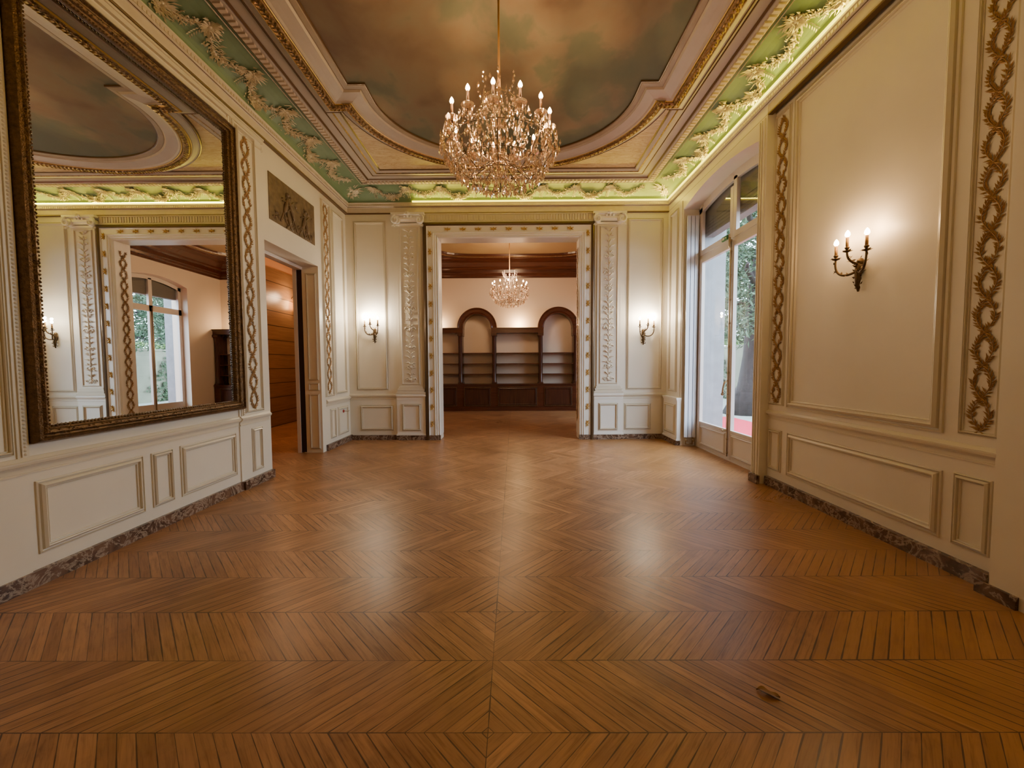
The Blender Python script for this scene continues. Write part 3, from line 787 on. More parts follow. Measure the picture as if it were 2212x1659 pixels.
mb = MB()     # upper textured frieze over the door
for z, h, d in ((3.99, .02, .03), (4.02, .07, .02), (4.10, .02, .035)): mb.fbox(F2, -.74, .80, z, z + h, 0, d)
mb.build('overdoor_frieze', 'moulding', door2)
# door slab folded back at the far jamb
mb = MB(); mb.box(XL - .34, XL - .262, LY1 - .005, LY1 + .03, .01, 2.93)
o = mb.build('door_edge', 'dark', door2); o.location = tuple(-c for c in o2)
mb = MB(); mb.box(XL - .40, XL - .342, LY1 - .015, LY1 + .05, 0, 2.95); mb.box(XL - .36, XL - .25, LY0, LY1, 2.90, 2.945)
o = mb.build('inner_frame', 'wframe', door2); o.location = tuple(-c for c in o2)
# relief panel
rp = (XL + .0015, 5.60, 3.25)
tr = tag(empty('overdoor_relief', rp), 'dark brown carved relief panel above the open left doorway', 'relief panel')
F3 = lambda u, v, d: (d, u, v)
mb = MB(); mb.fbox(F3, -.565, .565, 0, .59, .0, .006); mb.build('relief_ground', 'relief', tr)
mb = MB()
for (cu, cv, s_) in ((-.25, .30, 1), (-.02, .28, 1.1), (.20, .25, .9), (.36, .22, .8), (-.12, .18, .8)):
    lean = random.uniform(-.3, .3)
    mb.tube([F3(cu + lean * .1 * i, cv - .12 + .05 * i * s_, .008) for i in range(6)], [.020, .030, .034, .030, .022, .012], 7)
    mb.fblob(F3, cu + lean * .55, cv + .16 * s_, .01, .028, .9)
    for sg in (-1, 1):
        mb.tube([F3(cu + lean * .3 + sg * .022 * i, cv + .06 + .018 * i * (1 if sg > 0 else -.4), .010) for i in range(5)], [.014, .013, .011, .010, .008], 6)
        mb.tube([F3(cu + sg * .02 * i, cv - .10 - .035 * i, .008) for i in range(5) if cv - .10 - .035 * i > .02] + [F3(cu + sg * .08, max(.015, cv - .25), .006)], .014, 6)
for q in range(60):
    mb.fleaf(F3, random.uniform(-.5, .5), random.uniform(.02, .12) + (random.random() < .2) * .3, .006, random.uniform(0, PI), random.uniform(.04, .08), .03, .2)
mb.v = [(max(p[0], .001), p[1], min(max(p[2], .004), .585)) for p in mb.v]
mb.build('relief_figures', 'relief', tr)

# ------------------------------------------------------------ mirror
mo = (XL, 3.4125, 2.448)
tm = tag(empty('wall_mirror', mo), 'large mirror in a dark gold carved frame on the left wall', 'mirror')
F4 = lambda u, v, d: (d, u, v)
mw, mh = .9725, 1.532
mb = MB(); mb.frame(F4, -mw, mw, -mh, mh, [(0, 0), (0, .045), (.012, .075), (.028, .082), (.036, .062), (.045, .058), (.060, .070), (.075, .062), (.082, .045), (.098, .034), (.104, .022), (.104, 0)])
fr = mb.build('frame', 'mirror_frame', tm)
mb = MB()
def along(mb, fn, a, b, step, fixed, axis):
    n = int((b - a) / step)
    for i in range(n):
        q = a + (b - a) * (i + .5) / n
        fn(q, fixed) if axis == 0 else fn(fixed, q)
ornF = lambda u, v: [mb.fleaf(F4, u, v, .064, random.choice((0, PI / 2, PI, -PI / 2)) + random.uniform(-.5, .5), .022, .016, .08) for _ in (0, 1)]
beadF = lambda u, v: mb.fblob(F4, u, v, .036, .0085, 1.0, 5, 2)
for s_ in (-1, 1):
    along(mb, ornF, -mh + .02, mh - .02, .030, s_ * (mw - .062), 1); along(mb, ornF, -mw + .02, mw - .02, .030, s_ * (mh - .062), 0)
    along(mb, beadF, -mh + .10, mh - .10, .024, s_ * (mw - .098), 1); along(mb, beadF, -mw + .10, mw - .10, .024, s_ * (mh - .098), 0)
mb.build('frame_carving', 'mirror_frame', fr)
mb = MB(); mb.fbox(F4, -mw + .10, mw - .10, -mh + .10, mh - .10, .004, .012)
mb.build('glass', 'mirror', tm)

# ------------------------------------------------------------ sconces
def bez(p0, p1, p2, p3, n=12):
    out = []
    for i in range(n + 1):
        t = i / n; a = (1 - t)
        out.append(tuple(a ** 3 * p0[k] + 3 * a * a * t * p1[k] + 3 * a * t * t * p2[k] + t ** 3 * p3[k] for k in range(3)))
    return out
def leaf3(mb, p, dirv, L, w, nrm=(0, 0, 1)):
    d = Vector(dirv).normalized(); s = d.cross(Vector(nrm))
    if s.length < 1e-4: s = d.cross(Vector((1, 0, 0)))
    s.normalize(); n_ = s.cross(d); p = Vector(p)
    mb.add([p, p + d * L * .45 + s * w / 2, p + d * L + n_ * L * .15, p + d * L * .45 - s * w / 2, p + d * L * .5 + n_ * w * .3], [(0, 4, 1), (1, 4, 2), (2, 4, 3), (3, 4, 0)])
def light_pt(name, loc, col, e, r=.02):
    l = bpy.data.lights.new(name, 'POINT'); l.color = col; l.energy = e; l.shadow_soft_size = r
    o = bpy.data.objects.new(name, l); COL.objects.link(o); o.location = loc; return o
def sconce(loc, rotz, label, bulbmat='bulb', twist=0.0, s=1.0, energy=6, col=(1, .62, .3), lightz=.05):
    # local: wall plane y=0, room side -y
    t = tag(empty('wall_sconce', loc, rotz), label, 'wall light', 'three-candle bronze wall sconces')
    t.scale = (s, s, s)
    mb = MB()
    mb.tube([(0.004 * math.sin(i * 2.1), -.030 - .01 * math.sin(i * .5), -.27 + i * .027) for i in range(11)], [.007, .013, .017, .020, .024, .023, .028, .033, .031, .025, .015], 8)
    for i in range(22):
        a = i * 2.4; z = -.25 + i * .0125
        leaf3(mb, (.014 * math.cos(a), -.035 + .012 * math.sin(a), z), (math.cos(a), -.3 + math.sin(a) * .6, random.uniform(-.2, .9)), .035, .018, (0, -1, .2))
    mb.blob((0, -.02, -.03), .030, 1.4); body = mb.build('backplate', 'bronze', t)
    tops = [(-.150, -.105, .035), (0, -.135, .065), (.150, -.105, .035)]
    for k, (x, y, z) in enumerate(tops):
        c, s_ = math.cos(twist), math.sin(twist); x, y = x * c - y * s_, x * s_ + y * c
        mb = MB()
        if k == 1:
            pts = bez((0, -.035, -.05), (0, -.07, -.02), (x, y, -.03), (x, y, z))
        else:
            pts = bez((0, -.035, -.09), (x * .45, y * .8, -.15), (x * 1.12, y * 1.1, -.12), (x, y, z), 16)
        mb.tube(pts, [.0115 - .004 * i / len(pts) for i in range(len(pts))], 7)
        for i in range(2, len(pts) - 2, 2):
            leaf3(mb, pts[i], (random.uniform(-1, 1), random.uniform(-1, 1), random.uniform(-.6, 1)), .040, .020)
        arm = mb.build('arm', 'bronze', t)
        mb = MB()
        for q in range(8):
            a = q * PI / 4; leaf3(mb, (x, y, z), (math.cos(a), math.sin(a), random.uniform(-.15, .15)), .042, .030)
        mb.lathe((x, y, z), [(.003, -.012), (.026, -.003), (.030, .003), (.010, .006), (.010, .014), (.016, .022), (.019, .032), (.014, .036)], 10)
        mb.build('drip_pan', 'bronze', arm)
        mb = MB(); mb.tube([(x, y, z + .032), (x, y, z + .115)], .0115, 10); mb.build('candle', 'candle', arm)
        mb = MB(); mb.lathe((x, y, z + .115), [(.001, .0), (.011, .004), (.0195, .018), (.017, .036), (.008, .052), (.001, .060)], 10); mb.build('bulb', bulbmat, arm)
        p = Matrix.Rotation(rotz, 4, 'Z') @ Vector((x, y, z + .19)) * s
        light_pt('bulb_light', (loc[0] + p.x, loc[1] + p.y, loc[2] + p.z + lightz * 0), col, energy, .02)
    return t
# local -y must point into the room: right wall: room dir is -x => rotz = -90deg
sconce((XR, 3.36, 2.265), -PI / 2, 'bronze wall sconce with three lit candles, centred on the plain panel of the right wall', 'bulb', 0, 1.0, 1.5, (1, .62, .28))
sconce((-2.565, YB, 2.075), 0, 'bronze wall sconce with lit candles in the panel left of the wide doorway', 'bulb_cool', -.38, 1.0, 5.0, (1, .83, .60))
sconce((2.385, YB, 2.03), 0, 'bronze wall sconce with lit candles in the panel right of the wide doorway', 'bulb_cool', .38, 1.05, 5.0, (1, .83, .60))

# ------------------------------------------------------------ chandeliers
def lens_pan(mb, c, r):
    mb.lathe(c, [(.008, -.012), (r * .55, -.010), (r * .9, .004), (r, .020), (r * .97, .022), (r * .86, .008), (r * .5, -.004), (.008, -.004)], 16, False)
def chandelier(base, label, detail=True):
    # base = lowest centre point; z local 0 = bottom
    t = tag(empty('chandelier', base), label, 'chandelier', None)
    def rz(z): return z - base[2]
    zb = lambda z: z - 2.858            # design heights for the first chandelier
    H = ZC - base[2]
    mb = MB(); mb.tube([(0, 0, zb(3.70)), (0, 0, zb(3.86)), (0, 0, zb(4.1)), (0, 0, H - .03)], [.016, .011, .009, .009], 10)
    mb.build('stem', 'candle', t)
    mb = MB(); mb.lathe((0, 0, 0), [(.001, zb(2.97)), (.03, zb(2.98)), (.045, zb(3.02)), (.03, zb(3.07)), (.05, zb(3.12)), (.055, zb(3.16)), (.012, zb(3.22)), (.008, zb(3.34)), (.022, zb(3.42)), (.008, zb(3.5)), (.008, zb(3.62)), (.022, zb(3.70)), (.001, zb(3.73))], 14)
    mb.build('column', 'crystal', t)
    mb = MB()
    for r, z in ((.445, 3.20), (.36, 3.05), (.24, 2.965), (.14, 3.60)):
        mb.tube([(r * math.cos(a), r * math.sin(a), zb(z)) for a in [2 * PI * i / 40 for i in range(41)]], .0028, 5)
    for i in range(8):
        a = 2 * PI * i / 8
        mb.tube([(.05 * math.cos(a), .05 * math.sin(a), zb(3.12)), (.24 * math.cos(a), .24 * math.sin(a), zb(2.965)), (.36 * math.cos(a), .36 * math.sin(a), zb(3.05)), (.445 * math.cos(a), .445 * math.sin(a), zb(3.20))], .004, 5)
    mb.build('frame_rings', 'bronze', t)
    N = 13; R = .424; zp = 3.325
    def armpiece(i, ang, R, zp, short=False):
        c, s = math.cos(ang), math.sin(ang)
        pts2 = [(.05, 3.12), (.16, 3.03), (.30, 3.06), (R * .97, 3.16), (R, zp)] if not short else [(.05, 3.14), (.14, 3.06), (.24, 3.04), (R, 3.08), (R, zp)]
        b = bez((pts2[0][0], pts2[0][1], 0), (pts2[1][0], pts2[1][1] - .03, 0), (pts2[3][0] + .03, pts2[2][1] - .04, 0), (R, zp, 0), 12)
        mb = MB(); mb.tube([(p[0] * c, p[0] * s, zb(p[1])) for p in b], .007, 6); arm = mb.build('arm', 'crystal' if not short else 'brass', t)
        x, y = R * c, R * s
        mb = MB(); lens_pan(mb, (x, y, zb(zp)), .052); mb.build('drip_pan', 'crystal', arm)
        mb = MB(); mb.lathe((x, y, zb(zp)), [(.001, -.014), (.012, -.010), (.014, .004), (.010, .012)], 8); mb.build('candle_cup', 'bronze', arm)
        mb = MB(); mb.tube([(x, y, zb(zp) + .004), (x, y, zb(zp) + .120)], .0105, 10); mb.build('candle', 'candle_dark', arm)
        mb = MB(); mb.lathe((x, y, zb(zp) + .120), [(.001, 0), (.010, .004), (.017, .018), (.014, .034), (.006, .048), (.001, .055)], 8); mb.build('bulb', 'bulb', arm)
        if detail: light_pt('bulb_light', (base[0] + x, base[1] + y, base[2] + zb(zp) + .195), (1, .60, .28), 2.0, .02)
    off_ = -PI / 2 - math.radians(4)
    for i in range(N): armpiece(i, off_ + 2 * PI * i / N, R, zp)
    # individually hung pendants (largest ones)
    cnt = 0
    drops = []
    for i in range(N):
        a = off_ + 2 * PI * i / N
        for q in range(3):
            aa = a + (q - 1) * .10; drops.append((.47 * math.cos(aa), .47 * math.sin(aa), zb(3.315), .085, .0115))
    for i in range(30):
        a = 2 * PI * i / 30; drops.append((.45 * math.cos(a), .45 * math.sin(a), zb(3.20), .10, .014))
    for i in range(24):
        a = 2 * PI * (i + .5) / 24; drops.append((.365 * math.cos(a), .365 * math.sin(a), zb(3.055), .095, .014))
    if detail:
        for d in drops:
            mb = MB(); mb.drop((0, 0, 0), d[3], d[4]); mb.build('crystal_drop', 'crystal', t, loc=d[:3])
    mb = MB()
    if not detail:
        for d in drops: mb.drop(d[:3], d[3], d[4])
    def dr(r, a, z, L=.06, w=.009): mb.drop((r * math.cos(a), r * math.sin(a), zb(z)), L, w)
    f_ = 1 if detail else .45
    # basket rows
    for r, z, n in ((.50, 3.26, 44), (.485, 3.22, 46), (.46, 3.17, 46), (.43, 3.125, 44), (.40, 3.09, 40), (.36, 3.045, 38), (.315, 3.015, 34), (.27, 2.99, 28), (.22, 2.965, 24), (.165, 2.95, 18), (.11, 2.94, 12), (.05, 2.935, 6)):
        for i in range(int(n * f_)):
            dr(r + random.uniform(-.012, .012), 2 * PI * (i + random.random() * .5) / (n * f_), z + random.uniform(-.01, .01), random.uniform(.05, .085), random.uniform(.008, .0125))
    # chains top crown -> arms, swags between pans
    def chain(p, q, sag, n, w=.0055):
        for i in range(n):
            tt = i / (n - 1); x = p[0] + (q[0] - p[0]) * tt; y = p[1] + (q[1] - p[1]) * tt; z = p[2] + (q[2] - p[2]) * tt - sag * math.sin(PI * tt)
            mb.drop((x, y, z), w * 2.6, w, 4)
    for i in range(N):
        a = off_ + 2 * PI * i / N; b = off_ + 2 * PI * (i + 1) / N
        P = (.12 * math.cos(a), .12 * math.sin(a), zb(3.62)); Q = (.42 * math.cos(a), .42 * math.sin(a), zb(3.31))
        Q2 = (.42 * math.cos(b), .42 * math.sin(b), zb(3.31))
        chain(P, Q, .09, int(22 * f_)); chain(Q, Q2, .07, int(14 * f_)); chain(Q, (.30 * math.cos((a + b) / 2), .30 * math.sin((a + b) / 2), zb(3.10)), .03, int(12 * f_))
        for q in range(4): dr(.43 + .05 * math.cos(q * 1.6), a + .10 * math.sin(q * 1.6), 3.315, .055, .009)
        for q in range(5): dr(.43, a, 3.29 - q * .028, .026, .008)
    for k, (r, z, n) in enumerate(((.17, 3.72, 12), (.15, 3.66, 14), (.12, 3.60, 12), (.16, 3.54, 18), (.19, 3.46, 22), (.21, 3.38, 24), (.20, 3.30, 24), (.17, 3.22, 20), (.24, 3.30, 24), (.26, 3.20, 26), (.13, 3.14, 16), (.30, 3.14, 28), (.09, 3.5, 10))):
        for i in range(int(n * f_)): dr(r + random.uniform(-.02, .02), 2 * PI * (i + random.random()) / (n * f_), z + random.uniform(-.02, .02), random.uniform(.045, .08), random.uniform(.008, .012))
    for i in range(8):
        a = 2 * PI * i / 8
        for q in range(7): dr(.05 + .13 * math.sin(q / 6 * PI * .6), a, 3.56 + q * .035, .03, .009)
    o = mb.build('crystal_strands', 'crystal', t); o['kind'] = 'stuff'
    return t
chandelier((-.112, 3.41, 2.858), 'large crystal chandelier with lit candle bulbs hanging from the painted ceiling')
chandelier((-.094, 9.85, 2.79), 'smaller looking crystal chandelier hanging in the room beyond the doorway', False)
light_pt('chandelier_core_light', (-.094, 9.55, 3.75), (1, .66, .38), 30, .25)
light_pt('chandelier_core_light', (-.094, 10.2, 3.62), (1, .66, .38), 16, .2)

# ------------------------------------------------------------ window 1 (french window)
def french_window(y0, y1, name):
    """built in world x, local y about the centre"""
    yc = .5 * (y0 + y1); h = .5 * (y1 - y0)
    base = (WPX, yc, 0)
    t = struct(empty(name, base))
    G = lambda u, v, d: (-d, u, v)
    hw = h - .005
    az = lambda u, k=0: archz(u, 0, h) - k
    def strip(mb, ua, ub, fn0, fn1, d0, d1, n=16):
        for i in range(n):
            a = ua + (ub - ua) * i / n; b = ua + (ub - ua) * (i + 1) / n
            P = [G(a, fn0(a), d0), G(b, fn0(b), d0), G(b, fn1(b), d0), G(a, fn1(a), d0), G(a, fn0(a), d1), G(b, fn0(b), d1), G(b, fn1(b), d1), G(a, fn1(a), d1)]
            mb.add(P, [(0, 1, 2, 3), (7, 6, 5, 4), (0, 4, 5, 1), (3, 2, 6, 7), (0, 3, 7, 4), (1, 5, 6, 2)])
    mb = MB()
    for s in (-1, 1): mb.fbox(G, s * hw if s < 0 else hw - .04, -hw + .04 if s < 0 else hw, 0, 3.95, -.06, .02)
    strip(mb, -hw, hw, lambda u: az(u, .05), lambda u: az(u, 0), -.06, .02)
    mb.fbox(G, -hw, hw, 3.10, 3.155, -.05, .015); mb.fbox(G, -hw, hw, 0, .018, -.06, .03)
    mb.build('outer_frame', 'wframe', t)
    cm_ = -.045      # meeting stile centre offset
    for s, (a, b) in ((-1, (-hw + .04, cm_ - .003)), (1, (cm_ + .003, hw - .04))):
        mb = MB()
        g0 = a + (.115 if s < 0 else .06); g1 = b - (.06 if s < 0 else .125)
        if s > 0: g0 = cm_ + .065
        else: g1 = cm_ - .055
        mb.fbox(G, a, g0, .02, 3.095, -.02, .030); mb.fbox(G, g1, b, .02, 3.095, -.02, .030)
        mb.fbox(G, g0, g1, .02, .43, -.02, .022); mb.fbox(G, g0, g1, 3.03, 3.095, -.02, .030)
        leaf = mb.build('casement', 'wframe', t)
        mb = MB(); mb.frame(off(G, .022), g0 + .01, g1 - .01, .06, .39, pprof(.045, .8)); mb.fbox(G, g0 - .005, g1 + .005, .425, .445, 0, .038); mb.build('lower_panel', 'wframe', leaf)
        mb = MB(); mb.add([G(g0, .435, 0), G(g1, .435, 0), G(g1, 3.04, 0), G(g0, 3.04, 0)], [(0, 1, 2, 3)]); mb.build('pane', 'glass', leaf)
        # fanlight above the transom
        mb = MB(); fa, fb = (a + .09, cm_ - .085) if s < 0 else (cm_ + .075, b - .10)
        mb.fbox(G, a, b, 3.155, 3.235, -.02, .028)
        mb.fbox(G, a, fa, 3.235, 3.87, -.02, .028); mb.fbox(G, fb, b, 3.235, 3.985, -.02, .028)
        strip(mb, a, b, lambda u: az(u, .125), lambda u: az(u, .045), -.02, .028)
        fl = mb.build('fanlight', 'wframe', t)
        mb = MB(); us = [fa + (fb - fa) * i / 10 for i in range(11)]; mb.skin([[G(u, 3.235, 0), G(u, az(u, .12), 0)] for u in us], False); mb.build('fanlight_pane', 'glass', fl)
    # brass bolt rod
    mb = MB(); x = -.045; mb.tube([(x, cm_ - .0, .06), (x, cm_, 3.13)], .0085, 8)
    for z in (.10, .30, .64, .95, 1.25, 1.62, 1.95, 2.28, 2.62, 2.95, 3.10): mb.tube([(x, cm_, z), (x, cm_, z + .03)], .013, 8)
    mb.tube([(x - .02, cm_ - .0, 3.02), (x - .02, cm_, 3.16)], .016, 6)
    rod = mb.build('bolt_rod', 'brass', t)
    mb = MB(); mb.tube([(x - .01, cm_, 1.16), (x - .05, cm_ + .01, 1.12), (x - .06, cm_ + .03, 1.03), (x - .055, cm_ + .045, .97)], [.010, .012, .010, .013], 8)
    mb.blob((x - .055, cm_ + .05, .955), .020); mb.blob((x - .05, cm_ + .03, .43), .016); mb.tube([(x, cm_, .43), (x - .05, cm_ + .03, .43)], .008, 6)
    mb.build('handle', 'brass', rod)
    return t
french_window(WY0, WY1, 'window_1')
# small green plate with white marks at the transom
mb = MB(); mb.box(3.045, 3.065, 5.72, 5.86, 3.165, 3.225); sg = mb.build('green_plate', 'greenplate')
tag(sg, 'small green plate with white marks on the window transom', 'sign')
mb = MB(); mb.box(3.0435, 3.045, 5.79, 5.845, 3.178, 3.212); mb.box(3.0435, 3.045, 5.735, 5.77, 3.188, 3.200); mb.build('white_mark', 'white_bright', sg)

# next room window
def simple_window(y0, y1, x, name):
    yc = .5 * (y0 + y1); h = .5 * (y1 - y0) - .004; base = (x, yc, 0); t = struct(empty(name, base)); G = lambda u, v, d: (-d, u, v)
    mb = MB(); top = lambda u: 3.545 + .16 * (1 - (u / (h + .004)) ** 2)
    for s in (-1, 1): mb.fbox(G, *((-h, -h + .09) if s < 0 else (h - .09, h)), 0, 3.55, -.03, .03)
    mb.fbox(G, -.05, .05, 0, 3.64, -.03, .03); mb.fbox(G, -h, h, 2.80, 2.95, -.03, .03); mb.fbox(G, -h, h, 0.0, .42, -.03, .02)
    for i in range(12):
        a = -h + 2 * h * i / 12; b = a + 2 * h / 12
        mb.add([G(a, top(a) - .10, .03), G(b, top(b) - .10, .03), G(b, top(b), .03), G(a, top(a), .03)], [(0, 1, 2, 3)])
    mb.build('frame', 'wframe', t)
    for ua, ub in ((-h + .08, -.04), (.04, h - .08)):
        mb = MB(); mb.add([G(ua, .42, 0), G(ub, .42, 0), G(ub, 3.6, 0), G(ua, 3.6, 0)], [(0, 1, 2, 3)]); mb.build('pane', 'glass', t)
    mb = MB(); mb.tube([(-.05, 0, .05), (-.05, 0, 2.9)], .012, 6); mb.build('bolt_rod', 'brass', t)
simple_window(NWY0, NWY1, 3.16, 'window_2')

# ------------------------------------------------------------ radiator
rb = (2.96, 6.635, 0)
tr = tag(empty('radiator', rb), 'tall white vertical radiator in the window reveal, by the corner', 'radiator')
mb = MB()
for i in range(3): mb.box(-.098 + i * .067, -.098 + i * .067 + .055, -.045, -.020, .155, 3.82)
mb.build('slats', 'radiator', tr)
mb = MB(); mb.box(-.085, .085, -.018, -.006, .16, 3.81); mb.box(-.05, .05, -.006, .033, .22, .28); mb.box(-.05, .05, -.006, .033, 3.6, 3.66); mb.build('gap_shade_plate', 'blind', tr)  # dark plate added behind the slats so their gaps look shaded
for xx in (-.06, .05):
    mb = MB(); mb.tube([(xx, -.02, .03), (xx, -.02, .16)], .010, 8); mb.tube([(xx, -.02, .10), (xx, -.07, .10)], .016, 10); mb.build('valve', 'brass', tr)
mb = MB(); mb.tube([(-.06, -.02, .04), (.05, -.02, .04)], .010, 8); mb.build('pipe', 'brass', tr)

# ------------------------------------------------------------ small items
sb = (XR, 4.535, 1.062)
ts = tag(empty('light_switch', sb), 'narrow black light switch beside the garland strip, near the window', 'switch')
mb = MB(); mb.box(-.014, 0, -.022, .022, -.062, .062); mb.build('plate', 'dark', ts)
mb = MB(); mb.box(-.018, -.014, -.010, .010, -.025, .025); mb.build('rocker', 'dark', ts)
mb = MB(); mb.box(-.008, 0, -.012, .012, -.17, -.085); mb.box(-.010, -.008, -.005, .005, -.155, -.10); mb.build('brass_plate', 'brass', ts)
hb = (XL + .0, 7.03, .577)
th = tag(empty('wall_hook', hb), 'small dark red pull knob with a brass hook on the left dado', 'knob')
mb = MB(); mb.lathe((0, 0, 0), [(.001, 0), (.028, 0), (.030, .006), (.022, .014), (.001, .016)], 14); o = mb.build('knob_plate', 'redplastic', th); o.rotation_euler = (0, PI / 2, 0)
mb = MB(); mb.tube([(.012, 0, 0), (.06, .01, -.004), (.085, .02, -.004), (.092, .025, .012)], .005, 6); mb.build('hook', 'brass', th)
mb = MB()
F = lambda u, v, d: (u, v, d)
n = 10; top = []
pts = []
for i in range(n + 1):
    x = i / n; w = .016 * math.sin(PI * x) ** .7; z = .004 + .012 * math.sin(PI * x) + .004 * math.sin(7 * x)
    pts.append([(x * .085 - .04, w, z + .006 * math.sin(x * 9)), (x * .085 - .04, 0, z - .003), (x * .085 - .04, -w, z + .005)])
mb.skin(pts, False, True)
o = mb.build('dead_leaf', 'leafbrown', None, loc=(1.065, 1.602, .0), rotz=-.55)
tag(o, 'small curled brown dead leaf lying on the parquet at lower right', 'leaf')
lb = (-5.5, 9.80, 2.95)
tl = tag(empty('wall_lantern', lb), 'glowing lantern on the planked wall seen through the left door', 'lantern')
mb = MB(); mb.lathe((.12, 0, -.05), [(.045, -.12), (.07, .10), (.02, .12), (.001, .12)], 6, False); mb.build('lantern_glass', 'bulbglass', tl)
mb = MB(); mb.tube([(0, 0, .10), (.06, 0, .16), (.12, 0, .12), (.12, 0, .07)], .008, 6)
for k in range(6):
    a = k * PI / 3; mb.tube([(.12 + .047 * math.cos(a), .047 * math.sin(a), -.17), (.12 + .072 * math.cos(a), .072 * math.sin(a), .05)], .004, 4)
mb.lathe((.12, 0, -.05), [(.001, -.16), (.05, -.125), (.05, -.12)], 6); mb.lathe((.12, 0, .05), [(.075, 0), (.03, .035), (.001, .045)], 6)
mb.build('lantern_frame', 'bronze', tl)
light_pt('lantern_light', (-5.2, 9.6, 3.05), (1, .64, .36), 9, .1)
light_pt('corridor_light', (-4.5, 7.4, 3.7), (1, .64, .36), 26, .2)

# ------------------------------------------------------------ next room: ceiling, cornice, bookcase
def nring(s, z): return [(XL + .02 + s, YB + .30 + s, z), (2.95 - s, YB + .30 + s, z), (2.95 - s, NY - s, z), (XL + .02 + s, NY - s, z)]
mb = MB(); mb.skin([nring(s, z) for s, z in ((0, 4.05), (.04, 4.05), (.05, 4.10), (.09, 4.12), (.11, 4.17), (.13, 4.18), (.15, 4.27), (.22, 4.30), (.24, 4.34), (.42, 4.42), (.60, 4.45), (.62, 4.43), (.68, 4.435), (.70, 4.455), (.95, 4.475), (1.02, 4.475))])
tn = struct(mb.build('trim_4', 'mahogany'))
mb = MB(); mb.add(nring(.9, 4.492), [(0, 1, 2, 3)]); mb.build('painted_field', 'painting2', tn)
def nout(d):
    pts = []; cx, cy = -.06, 9.95
    for i in range(64):
        a = 2 * PI * i / 64; c, s = math.cos(a), math.sin(a)
        x = (2.05 + d) * (abs(c) ** .45) * (1 if c >= 0 else -1); y = (1.24 + d) * (abs(s) ** .55) * (1 if s >= 0 else -1)
        pts.append((cx + x, cy + y))
    return pts
mb = MB()
mb.skin([[(x, y, z) for x, y in nout(d)] for d, z in ((0, 4.490), (.01, 4.45), (.06, 4.43), (.10, 4.43), (.13, 4.46), (.60, 4.474))])
mb.build('oval_moulding', 'mahogany', tn)
mb = MB(); mb.skin([[(x, y, z) for x, y in nout(d)] for d, z in ((.055, 4.432), (.07, 4.415), (.095, 4.415), (.105, 4.434))]); mb.build('gilt_rope', 'gold_old', tn)

# bookcase: continuous base, uprights, arches, shelves
bb = (.115, 12.02, 0)
tb = tag(empty('bookcase', bb), 'dark mahogany bookcase with two round arches along the far wall', 'bookcase')
B = lambda x: x - bb[0]
yf, yb_ = 11.80 - bb[1], NY - .005 - bb[1]
mb = MB(); mb.box(B(-3.0), B(2.93), yf + .02, yb_, 0, .79); mb.box(B(-3.0), B(2.93), yf - .01, yb_, .79, .815); mb.box(B(-3.0), B(2.93), yf - .012, yb_, .0, .10); mb.box(B(-3.0), B(2.93), yf, yb_, .10, .125)
mb.build('base_cabinet', 'mahogany', tb)
cols = [-2.86, -1.61, -.592, .810, 1.861, 2.86]
for i in range(5):
    a, b = cols[i] + .11, cols[i + 1] - .11
    mb = MB(); Fd = lambda u, v, d: (u, yf + .02 - d, v); mb.fbox(Fd, B(a), B(b), .15, .72, 0, .008)
    mb.frame(off(Fd, .008), B(a), B(b), .15, .72, pprof(.075, .8)); dr_ = mb.build('door', 'mahogany_v', tb)
    mb = MB(); mb.frame(off(Fd, .022), B(a) + .004, B(b) - .004, .154, .716, [(0, 0), (.002, .006), (.008, .006), (.010, 0)]); mb.build('door_bead', 'gold_old', dr_)
for c_ in cols:
    mb = MB(); x = B(c_)
    mb.box(x - .075, x + .075, yf + .03, yb_, .815, .855); mb.box(x - .060, x + .060, yf + .08, yb_, .855, 2.27)
    mb.lathe((x, yf + .09, 0), [(.062, .855), (.066, .87), (.056, .90), (.052, 1.2), (.050, 2.2), (.062, 2.235), (.070, 2.26)], 14)
    mb.box(x - .082, x + .082, yf + .02, yb_, 2.26, 2.33)
    mb.build('column', 'mahogany_v', tb)
# lintels & arches
for i in (0, 2, 4):
    a, b = cols[i], cols[i + 1]
    mb = MB(); mb.box(B(a) - .075, B(b) + .075, yf + .05, yb_, 2.345, 2.47); mb.box(B(a) - .09, B(b) + .09, yf + .02, yb_, 2.47, 2.50); mb.build('lintel', 'mahogany', tb)
for i in (1, 3):
    a, b = cols[i], cols[i + 1]; cx = B(.5 * (a + b)); hw = .5 * (b - a)
    mb = MB(); ro, ri = hw + .085, hw - .095; zc = 2.50; n = 28
    prof = [(ri, .10), (ri, .05), (ri + .03, .04), (ri + .05, .055), (ro - .05, .05), (ro - .03, .03), (ro, .025), (ro, .40)]
    rings = []
    for k in range(n + 1):
        th_ = PI * k / n; rings.append([(cx + r * math.cos(th_), yf + d, zc + r * 1.0 * math.sin(th_)) for r, d in prof] + [(cx + ri * math.cos(th_), yf + .40, zc + ri * math.sin(th_))])
    mb.skin(rings, True, False, True)
    for s in (-1, 1): mb.box(cx + s * hw - .085, cx + s * hw + .085, yf + .03, yb_, 2.33, 2.50)
    mb.build('arch', 'mahogany', tb)
for i in range(5):
    for z in (1.104, 1.42, 1.74):
        mb = MB(); mb.box(B(cols[i] + .058), B(cols[i + 1] - .058), yf + .10, yb_, z - .012, z + .012); mb.build('shelf', 'mahogany', tb)
light_pt('bookcase_uplight', (.15, 12.05, 2.62), (1, .62, .28), 17, .05)
light_pt('bookcase_uplight', (-2.3, 12.05, 2.62), (1, .64, .32), 9, .05)  # unseen side lamp added to brighten the upper wall
light_pt('bookcase_uplight', (2.4, 12.05, 2.62), (1, .64, .32), 9, .05)  # matching added lamp, only there to lift the wall on the right

